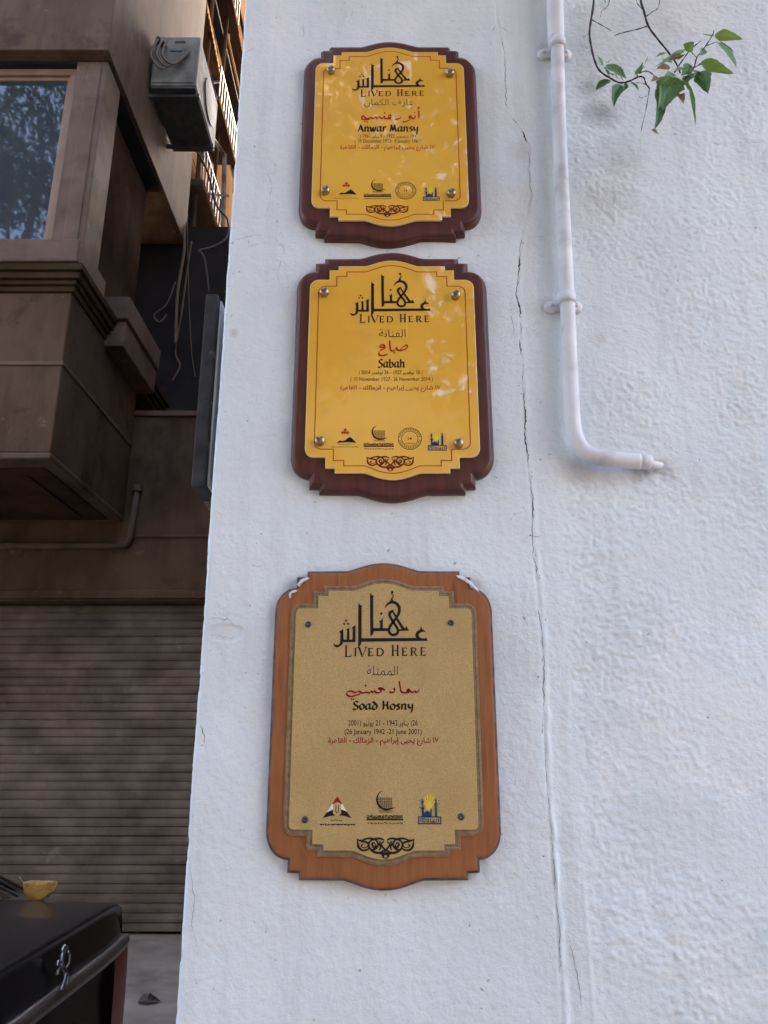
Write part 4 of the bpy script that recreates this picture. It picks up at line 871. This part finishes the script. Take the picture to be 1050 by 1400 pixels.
# stations along the car: (x behind the tail, top height at centre, half width, plan curvature share)
STN = [(.0, .30, .70, 1), (.012, .42, .73, 1), (.014, .55, .75, 1), (.004, .66, .765, 1), (-.004, .78, .775, 1), (.004, .88, .785, 1), (-.002, .925, .785, 1.05), (-.008, .955, .785, 1.1), (-.009, .970, .785, 1.2), (.005, .982, .784, 1.3), (.006, .986, .783, 1.3), (.001, .990, .783, 1.3), (-.012, .991, .783, 1.3), (-.10, .993, .788, 1.1), (-.22, .997, .795, .7), (-.40, 1.00, .80, .3), (-.8, 1.0, .815, 0), (-1.5, .99, .83, 0), (-2.4, .97, .84, 0), (-3.2, .95, .83, 0), (-3.5, .92, .82, .1), (-4.0, .84, .80, .3), (-4.25, .76, .77, .6), (-4.36, .62, .74, 1), (-4.38, .45, .72, 1), (-4.36, .30, .70, 1)]
NS = 28; vs = []; fs = []
for d, top, hw, cv in STN:
    for k in range(NS + 1):
        a = math.pi * k / NS; ca, sa = math.cos(a), math.sin(a)
        e = .26; yy = hw * math.copysign(abs(ca) ** e, ca); zz = .26 + (top - .26) * (abs(sa) ** .28 if sa > 0 else 0)
        zz -= .022 * (abs(yy) / hw) ** 3 * (1 if top > .7 else 0)
        sgn = -1 if d > -2.5 else 1
        xx = XT + d + sgn * cv * .05 * (abs(yy) / hw) ** 3
        vs.append((xx, CY + yy, max(.24, zz)))
for i in range(len(STN) - 1):
    for k in range(NS): fs.append((i * (NS + 1) + k, i * (NS + 1) + k + 1, (i + 1) * (NS + 1) + k + 1, (i + 1) * (NS + 1) + k))
mb = MB(); mb.add(vs, fs); mb.box(XT - 4.2, XT - .2, CY - .66, CY + .66, .2, .5)
body = cpart(mb, 'body', M['car_paint'], smooth=True)
# cabin: painted roof and pillars with glass bands
def cab(xa, xb, za, zb, ha, hb, n=14):
    return [[(xa, CY + ha * (2 * k / n - 1), za - .03 * abs(2 * k / n - 1) ** 4) for k in range(n + 1)], [(xb, CY + hb * (2 * k / n - 1), zb - .04 * abs(2 * k / n - 1) ** 4) for k in range(n + 1)]]
def strip(mb, rows):
    n = len(rows[0])
    for i in range(len(rows) - 1): mb.add(rows[i] + rows[i + 1], [(k, k + 1, n + k + 1, n + k) for k in range(n - 1)])
mb = MB(); strip(mb, [cab(XT - .40, 0, .998, 0, .73, 0)[0], cab(XT - .75, 0, 1.17, 0, .64, 0)[0], cab(XT - 1.08, 0, 1.34, 0, .585, 0)[0], cab(XT - 1.25, 0, 1.40, 0, .57, 0)[0]]); cpart(mb, 'rear_window', M['car_glass'], smooth=True)
mb = MB(); strip(mb, [cab(XT - 1.25, 0, 1.402, 0, .575, 0)[0], cab(XT - 1.6, 0, 1.44, 0, .58, 0)[0], cab(XT - 2.2, 0, 1.45, 0, .58, 0)[0], cab(XT - 2.55, 0, 1.40, 0, .57, 0)[0]]); cpart(mb, 'roof', M['car_paint'], smooth=True)
mb = MB(); strip(mb, [cab(XT - 2.55, 0, 1.40, 0, .57, 0)[0], cab(XT - 3.3, 0, .95, 0, .70, 0)[0]]); cpart(mb, 'windscreen', M['car_glass'], smooth=True)
for s in (-1, 1):
    mb = MB(); mb.add([(XT - .47, CY + s * .70, .972), (XT - 1.25, CY + s * .575, 1.362), (XT - 1.6, CY + s * .58, 1.40), (XT - 2.2, CY + s * .58, 1.41), (XT - 2.55, CY + s * .57, 1.36), (XT - 3.3, CY + s * .70, .92), (XT - 3.3, CY + s * .80, .90), (XT - .5, CY + s * .79, .95)], [tuple(range(8))]); cpart(mb, 'side_window', M['car_glass'])
    mb = MB(); strip(mb, [[(XT - .40, CY + s * .73, .972), (XT - .75, CY + s * .64, 1.142), (XT - 1.08, CY + s * .585, 1.312), (XT - 1.27, CY + s * .572, 1.372)], [(XT - .44, CY + s * .755, .990), (XT - .82, CY + s * .685, 1.155), (XT - 1.18, CY + s * .62, 1.315), (XT - 1.40, CY + s * .59, 1.385)], [(XT - .50, CY + s * .79, .955), (XT - .95, CY + s * .72, 1.12), (XT - 1.30, CY + s * .64, 1.28), (XT - 1.55, CY + s * .60, 1.37)]]); cpart(mb, 'pillar', M['car_paint'], smooth=True)
    mb = MB(); mb.tube([(XT - .405, CY + s * .738, .985), (XT - .60, CY + s * .688, 1.082), (XT - .8, CY + s * .64, 1.178)], .005, 6); cpart(mb, 'chrome_trim', M['chrome'], smooth=True)
def tail_x(y): return XT - .05 * (abs(y - CY) / .785) ** 3
mb = MB(); pts = []
for k in range(21):
    y = CY + .715 * (2 * k / 20 - 1); pts.append((tail_x(y) + .010, y, .855 - .012 * (2 * k / 20 - 1) ** 2))
n = len(pts); mb.add([(x + .010, y, z - .018) for x, y, z in pts] + [(x + .016, y, z) for x, y, z in pts] + [(x + .010, y, z + .018) for x, y, z in pts] + [(x - .02, y, z + .018) for x, y, z in pts] + [(x - .02, y, z - .018) for x, y, z in pts],
    [(j * n + i, j * n + i + 1, ((j + 1) % 5) * n + i + 1, ((j + 1) % 5) * n + i) for j in range(5) for i in range(n - 1)]); cpart(mb, 'chrome_strip', M['dark_chrome'], smooth=True)
for s in (-1, 1):
    mb = MB(); rows = []
    for j in range(6):
        z = .46 + .38 * j / 5; rows.append([(tail_x(CY + s * y) + .018 + .006 * math.sin(math.pi * j / 5) - .02 * max(0, y - .74) / .05, CY + s * y, z) for y in (.52, .58, .64, .70, .74, .765, .785, .797)])
    strip(mb, rows); rows2 = [[(x - .05, y, z) for x, y, z in r] for r in rows]; strip(mb, rows2)
    o_ = cpart(mb, 'tail_light', M['tail_red'], smooth=True)
mb = MB(); mb.box(XT - .07, XT + .016, CY - .26, CY + .26, .60, .72); cpart(mb, 'plate_recess', M['car_trim'], bevel=.01)
mb = MB(); pts = []
for k in range(17):
    y = CY + .76 * (2 * k / 16 - 1); pts.append((tail_x(y) + .03, y, .38))
mb.tube(pts, .07, 8); cpart(mb, 'bumper', M['car_paint'], smooth=True)
# emblem: a chrome rampant beast in a few cast strokes
em = MB(); ex = XT + .024; ey, ez = CY + .02, .915
def est(pts, r): em.tube([tuple(v) for v in catmull([(ex + 1.5 * b_ * -.12, ey + 1.9 * a, ez + 1.25 * b_) for a, b_ in pts], 4)], r * 1.35, 6)
est([(.010, .034), (-.002, .030), (-.008, .018), (-.004, .004), (.006, -.006), (.002, -.020), (-.010, -.032)], .005)
est([(-.006, .014), (-.018, .020), (-.022, .014)], .0032); est([(-.004, .006), (-.018, .006), (-.022, -.001)], .0032); est([(.004, -.008), (.016, -.016), (.012, -.028), (.020, -.034)], .0036); est([(.008, .0), (.020, .006), (.022, .020), (.016, .026)], .0026); est([(.012, .036), (.004, .040), (-.006, .034)], .004)
cpart(em, 'emblem', M['dark_chrome'], smooth=True)

for x in (XT - .95, XT - 3.55):
    for s in (-1, 1):
        wl = empty('wheel', (0, 0, 0), '', ''); del wl['label']; del wl['category']; wl.parent = car; wl.location = (x - (XT - 2.2), s * .76, .31)
        mb = MB(); mb.tube([(0, -.09, 0), (0, -.08, 0), (0, .08, 0), (0, .09, 0)], [.28, .31, .31, .28], 28); t_ = mb.build('tyre', M['rubber'], wl, smooth=False)
        mb = MB(); mb.lathe((0, .092 if s > 0 else -.092, 0), [(.2, 0), (.19, .01 * -s), (.05, .02 * -s)], n=20); mb.build('rim', M['chrome'], wl)

# dry leaf on the boot lid
LEAF_UV = []
def leaf_mesh(mb, base, tip, width, nrm, droop=0., fold=.25, n=9, prof=None, curl=0., seed=0):
    rr = random.Random(seed); bend = rr.uniform(-.10, .10); ph = rr.random() * 6
    base = Vector(base); tip = Vector(tip); ax = tip - base; L_ = ax.length; ax.normalize(); nrm = Vector(nrm); nrm = (nrm - ax * nrm.dot(ax)).normalized(); side = ax.cross(nrm)
    vs = []; m_ = 9
    for i in range(n + 1):
        s = i / n; wd = width * .54 * (min(1, s / .30) ** .55 * max(0, 1 - max(0, s - .25) / .75) ** .80 if s < .93 else .10 * (1 - s) / .07 + .01)
        wd *= 1 + .05 * math.sin(i * 1.9 + ph)
        c = base + ax * L_ * s + side * L_ * bend * math.sin(math.pi * s) - Vector((0, 0, 1)) * droop * L_ * s * s + nrm * curl * L_ * math.sin(math.pi * s)
        for j in range(m_):
            u = 2 * j / (m_ - 1) - 1
            vs.append(c + side * wd * u + nrm * (fold * wd * (abs(u) - .3) + .07 * wd * math.sin(i * .9 + 2.4 * u + ph) * abs(u)))
            LEAF_UV.append((u, s))
    mb.add(vs, [(i * m_ + j, i * m_ + j + 1, (i + 1) * m_ + j + 1, (i + 1) * m_ + j) for i in range(n) for j in range(m_ - 1)])
lp = Vector((-1.165, 2.86, 1.049)); mb = MB(); n = 14; vs = []
for i in range(n + 1):
    s = i / n; x = -.062 + .124 * s; dpt = .060 * math.sin(math.pi * s ** .85) ** .5
    for j in range(5):
        u = j / 4; vs.append((lp.x + x + .004 * math.sin(5 * s), lp.y + .004 * u + .003 * math.sin(7 * s), lp.z + .0615 - dpt * (1 - u) + (.0015 * math.sin(9 * s) + .006 * math.sin(math.pi * s)) * u))
mb.add(vs, [(i * 5 + j, i * 5 + j + 1, (i + 1) * 5 + j + 1, (i + 1) * 5 + j) for i in range(n) for j in range(4)]); mb.tube([(lp.x - .062, lp.y + .01, lp.z + .058), (lp.x - .080, lp.y + .012, lp.z + .075)], .0018, 6)
o = mb.build('dry_leaf', M['dry_leaf'], smooth=True); md = o.modifiers.new('solid', 'SOLIDIFY'); md.thickness = .0012; rebase(o, lp); tag(o, 'large dry yellow leaf lying curled on the black car boot', 'leaf')
q = P(203, 1372, 1); dr = Vector((q.x, 1, q.z - CAM_H)); gp = Vector((0, 0, CAM_H)) + dr * (CAM_H / -dr.z); mb = MB()
leaf_mesh(mb, gp + Vector((-.07, 0, .004)), gp + Vector((.07, .02, .006)), .09, (0, -.3, 1), fold=.7, curl=.15); leaf_mesh(mb, gp + Vector((0, .05, .012)), gp + Vector((.01, -.06, .04)), .05, (.6, 0, .7), fold=.6, curl=.2)
o = mb.build('dead_leaf', M['debris']); rebase(o, (gp.x, gp.y, 0)); tag(o, 'small crumpled dead leaf on the concrete beside the car', 'leaf')

# ------------------------------------------------------------------ hanging branch in front of the wall
YT = 1.13
hb = empty('hanging_branch', P(890, 60, YT), 'thin leafy branch hanging down in front of the white wall at upper right', 'branch')
def tw(pts, r0, r1, dy=0., name='twig'):
    ps = [P(a, b_, YT + dy + .02 * math.sin(a * .07)) for a, b_ in pts]; c = catmull([tuple(p) for p in ps], 4); mb = MB()
    mb.tube([tuple(v) for v in c], [r0 + (r1 - r0) * i / (len(c) - 1) + .0003 * math.sin(i * 2.1) for i in range(len(c))], 7); local(mb.build(name, M['twig'], smooth=True), hb)
tw([(818, -220), (815, -60), (812, 0), (808, 28), (806, 45), (808, 62), (813, 83), (820, 97), (833, 106), (847, 113), (860, 111), (873, 105), (880, 106), (883, 114), (888, 121)], .0024, .0012)
tw([(850, -230), (868, -60), (876, 0), (880, 14), (886, 35), (898, 52), (911, 68), (924, 86), (930, 100)], .0026, .0014)
tw([(886, 35), (872, 40), (850, 45), (840, 49)], .0013, .0006); tw([(884, 22), (892, 16), (900, 10), (903, -10)], .0010, .0007); tw([(809, 27), (822, 34), (836, 42)], .0010, .0005)
tw([(888, 121), (884, 145), (876, 181)], .0009, .0004); tw([(874, 100), (884, 97), (893, 102), (899, 110)], .0011, .0007); tw([(922, 99), (932, 84), (944, 68), (958, 56)], .0014, .0007)
tw([(936, 108), (948, 94), (953, 78), (964, 64), (975, 46), (975, 42)], .0016, .0008); tw([(967, 62), (975, 59), (981, 57)], .0009, .0006); tw([(950, 92), (956, 88), (961, 84)], .0009, .0006)
tw([(940, 105), (950, 101), (957, 98)], .0009, .0006); tw([(834, -40), (833, 0), (830, 9), (823, 15), (821, 23)], .0010, .0004); tw([(876, 100), (879, 92), (886, 78)], .0007, .0004); tw([(888, 121), (880, 114), (868, 113)], .0006, .0003); tw([(946, 72), (952, 78)], .0008, .0006)
tw([(816, -30), (824, -8), (828, 4)], .0008, .0005); tw([(880, 14), (872, 6), (868, -6)], .0008, .0005); tw([(806, 45), (799, 50), (797, 49)], .0005, .0003); tw([(808, 62), (802, 66)], .0004, .0003); tw([(849, 113), (852, 118)], .0005, .0004); tw([(884, 131), (877, 134), (874, 132)], .0005, .0003)
tw([(826, 92), (836, 96), (848, 104), (853, 112)], .0007, .0004)
LV = [((926, 106), (906, 151), 33, 'leaf_mid', (.1, -1, .25), .15, .0), ((897, 122), (894, 178), 17, 'leaf_dark', (.5, -1, 0), .5, .02), ((893, 176), (901, 184), 6, 'leaf_brown', (0, -1, .2), .3, 0), ((937, 67), (894, 92), 15, 'leaf_pale', (-.2, -.8, .6), .4, -.01),
      ((938, 70), (949, 57), 14, 'leaf_light', (.3, -1, .1), .3, 0), ((932, 75), (914, 84), 12, 'leaf_brown', (0, -1, .3), .3, 0), ((916, 92), (897, 94), 9, 'leaf_brown', (0, -1, -.2), .2, 0), ((977, 48), (1016, 54), 13, 'leaf_light', (0, -.8, -.6), .4, -.03),
      ((981, 57), (1007, 93), 16, 'leaf_pale', (.3, -1, .3), .4, .0), ((984, 57), (1005, 72), 9, 'leaf_dark', (.2, -.6, .7), .3, .01), ((959, 84), (1004, 101), 16, 'leaf_light', (-.1, -.9, -.4), .35, -.02), ((957, 98), (968, 128), 19, 'leaf_dark', (-.5, -1, .2), .5, -.03),
      ((941, 114), (951, 173), 9, 'leaf_mid', (.6, -1, 0), .7, .0), ((943, 88), (931, 104), 14, 'leaf_mid', (.3, -1, .3), .3, 0), ((930, 96), (946, 92), 12, 'leaf_light', (0, -1, .5), .3, 0), ((925, 128), (935, 142), 11, 'leaf_brown', (.3, -1, .2), .6, .05),
      ((830, 88), (856, 108), 19, 'leaf_mid', (.2, -1, .1), .25, 0), ((824, 90), (816, 75), 10, 'leaf_mid', (.2, -1, .3), .3, 0), ((828, 87), (838, 80), 6, 'leaf_light', (0, -1, .5), .3, 0), ((833, 109), (814, 124), 12, 'leaf_dark', (-.1, -1, .2), .3, 0),
      ((849, 116), (839, 147), 14, 'leaf_dark', (.3, -1, .1), .4, .01), ((861, 111), (873, 124), 7, 'leaf_mid', (.3, -1, 0), .3, 0), ((868, 102), (879, 84), 6, 'leaf_mid', (.5, -1, 0), .4, 0), ((829, 94), (834, 106), 7, 'leaf_mid', (.5, -1, 0), .4, 0), ((975, 50), (960, 46), 10, 'leaf_pale', (0, -.7, .7), .2, 0),
      ((918, 86), (903, 80), 11, 'leaf_pale', (.2, -.8, .6), .3, .01), ((926, 82), (938, 74), 10, 'leaf_mid', (-.2, -1, .4), .3, .02), ((938, 100), (951, 108), 11, 'leaf_mid', (.3, -1, -.2), .4, .02), ((920, 100), (908, 104), 12, 'leaf_pale', (.3, -.9, .4), .3, .01),
      ((933, 108), (941, 124), 12, 'leaf_light', (.5, -1, .1), .4, .02), ((912, 104), (902, 118), 13, 'leaf_light', (-.4, -1, .2), .35, .01), ((955, 90), (966, 84), 8, 'leaf_mid', (.1, -.8, .6), .4, 0), ((962, 66), (954, 76), 9, 'leaf_mid', (.4, -1, .1), .4, .01), ((929, 130), (936, 138), 9, 'leaf_brown', (-.3, -1, .2), .7, .08), ((900, 106), (890, 112), 8, 'leaf_brown', (.2, -1, .2), .4, .03),
      ((844, 108), (838, 96), 8, 'leaf_light', (.2, -.9, .4), .4, .02), ((856, 113), (851, 125), 7, 'leaf_dark', (.4, -1, 0), .4, .01), ((936, 66), (950, 62), 12, 'leaf_mid', (.2, -1, .4), .3, .02), ((945, 104), (934, 118), 13, 'leaf_dark', (-.4, -1, .1), .4, .02), ((935, 92), (922, 97), 11, 'leaf_pale', (.1, -.8, .6), .3, 0), ((911, 72), (897, 78), 9, 'leaf_light', (0, -.8, .6), .4, .01),
      ((905, 108), (899, 150), 14, 'leaf_mid', (.7, -1, 0), .4, .02), ((872, 105), (866, 96), 6, 'leaf_light', (0, -1, .4), .4, 0), ((838, 103), (829, 98), 7, 'leaf_mid', (0, -.8, .6), .3, 0), ((948, 96), (962, 112), 10, 'leaf_light', (.2, -.9, -.3), .4, .02)]
for i, (b0, t0, wd, m_, nr, fo, cu) in enumerate(LV):
    dy = .015 * math.sin(i * 2.7); pb = P(*b0, YT + dy); pt = P(*t0, YT + dy - .012); mb = MB(); LEAF_UV.clear(); leaf_mesh(mb, pb, pt, wd * .00160, nr, droop=0, fold=fo, curl=cu, n=16, seed=i)
    o = local(mb.build('leaf', M[m_], smooth=True), hb); uvl = o.data.uv_layers.new(name='UVMap')
    for lp_ in o.data.loops: uvl.data[lp_.index].uv = LEAF_UV[lp_.vertex_index]

# ------------------------------------------------------------------ street trees behind the viewer (they shade the wall and show in the gloss)
def tree(x, y, h, rad, n, seed, label, zc=None):
    r = np.random.default_rng(seed); t = empty('street_tree', (x, y, 0), label, 'tree', 'street trees opposite the wall')
    mb = MB(); mb.tube([(0, 0, 0), (.05, .03, h * .25), (-.03, .08, h * .5), (.1, 0, h * .8)], [.2, .16, .12, .05], 10)
    cl = []
    for k in range(9):
        a = r.random() * 6.28; d = rad * (.35 + .5 * r.random()); z = h * (.55 + .4 * r.random()); c = Vector((d * math.cos(a), d * math.sin(a), z)); cl.append((c, rad * (.38 + .25 * r.random())))
        mb.tube([(0, .05, h * (.35 + .2 * r.random())), c * .6 + Vector((0, 0, h * .22)), c], [.07, .045, .015], 6)
    mb.build('trunk', M['bark'], t, smooth=True)
    vs = []; fs = []
    for k in range(n):
        c, rr = cl[r.integers(len(cl))]; v = r.normal(size=3); v /= np.linalg.norm(v); p = np.array(c) + v * rr * r.random() ** .45 * np.array([1, 1, .7])
        u = r.normal(size=3); u /= np.linalg.norm(u); w_ = np.cross(u, r.normal(size=3)); w_ /= np.linalg.norm(w_); s = .05 + .06 * r.random(); b0 = len(vs)
        vs += [tuple(p - u * s), tuple(p + w_ * s * .45), tuple(p + u * s), tuple(p - w_ * s * .45)]; fs.append((b0, b0 + 1, b0 + 2, b0 + 3))
    mb = MB(); mb.v = vs; mb.f = fs; mb.m = [0] * len(fs); mb.build('crown', M['crown'], t)
def overhang():
    r = np.random.default_rng(9); t = empty('overhanging_tree', (3.4, .35, 0), 'tree rooted beside the white wall, its bough reaching over the hanging branch', 'tree')
    mb = MB(); mb.tube([(0, 0, 0), (.05, .05, 2), (-.1, .1, 4), (-.3, .1, 5.2)], [.16, .13, .10, .06], 10); mb.tube([(-.1, .1, 3.9), (-1.2, .35, 4.6), (-2.3, .6, 4.75), (-3.1, .7, 4.9)], [.07, .05, .03, .012], 8)
    mb.tube([(-2.3, .6, 4.75), (-2.7, .74, 4.3), (-2.74, .775, 3.9)], [.02, .008, .003], 6); mb.tube([(-2.1, .58, 4.73), (-2.55, .76, 4.3), (-2.63, .775, 3.92)], [.02, .008, .003], 6)
    mb.build('trunk', M['bark'], t, smooth=True)
    vs = []; fs = []; cl = [((-3.0, .2, 4.7), .7), ((-2.4, .3, 4.5), .7), ((-2.0, .4, 4.5), .6), ((-2.9, -.6, 4.9), .8), ((-2.1, -.6, 4.9), .8), ((-2.6, .2, 4.4), .6), ((-2.2, -.2, 4.6), .7)]
    for k in range(15000):
        c, rr = cl[r.integers(len(cl))]; v = r.normal(size=3); v /= np.linalg.norm(v); p = np.array(c) + v * rr * r.random() ** .45 * np.array([1, .8, .6])
        u = r.normal(size=3); u /= np.linalg.norm(u); w_ = np.cross(u, r.normal(size=3)); w_ /= np.linalg.norm(w_); s = .04 + .04 * r.random(); b0 = len(vs)
        vs += [tuple(p - u * s), tuple(p + w_ * s * .45), tuple(p + u * s), tuple(p - w_ * s * .45)]; fs.append((b0, b0 + 1, b0 + 2, b0 + 3))
    mb = MB(); mb.v = vs; mb.f = fs; mb.m = [0] * len(fs); mb.build('crown', M['crown'], t)
overhang()
tree(-1.7, -4.4, 10.5, 3.5, 48000, 1, 'broad leafy street tree, left of the three opposite the wall')
tree(2.2, -4.4, 7.7, 2.3, 9500, 2, 'broad leafy street tree, right of the three opposite the wall')
tree(-6.8, -1.2, 15.5, 3.9, 24000, 3, 'tall leafy street tree opposite the bay window')

oh = empty('sky_block_house', (0, -9.5, 0), 'tall plain apartment house across the street, opposite the wall', 'building')  # added out of view; stepped heights limit low sky and shape plaque glare
M['far_render'] = mat('far_render', (.20, .17, .14), (.27, .23, .19), .8, .85)
mb = MB(); mb.box(-22, -.6, -16, -9.5, 0, 16); mb.box(-.598, .75, -16, -9.5, 0, 11.5); mb.box(.752, 18, -15.9, -9.6, 0, 7.4); local(mb.build('wall', M['far_render']), oh)
for zz in (1.2, 4.6):
    for k in range(9):
        x = -19 + 4.2 * k; mb = MB(); x0_ = -.1 if x > .7 else 0; mb.box(x, x + 1.5, -9.62, -9.46, zz, zz + 1.7); w_ = local(mb.build('window', M['alu'], bevel=.01), oh)
        mb = MB(); mb.box(x + .08, x + 1.42, -9.455, -9.45, zz + .08, zz + 1.62); p_ = mb.build('pane', M['glass']); p_.parent = w_
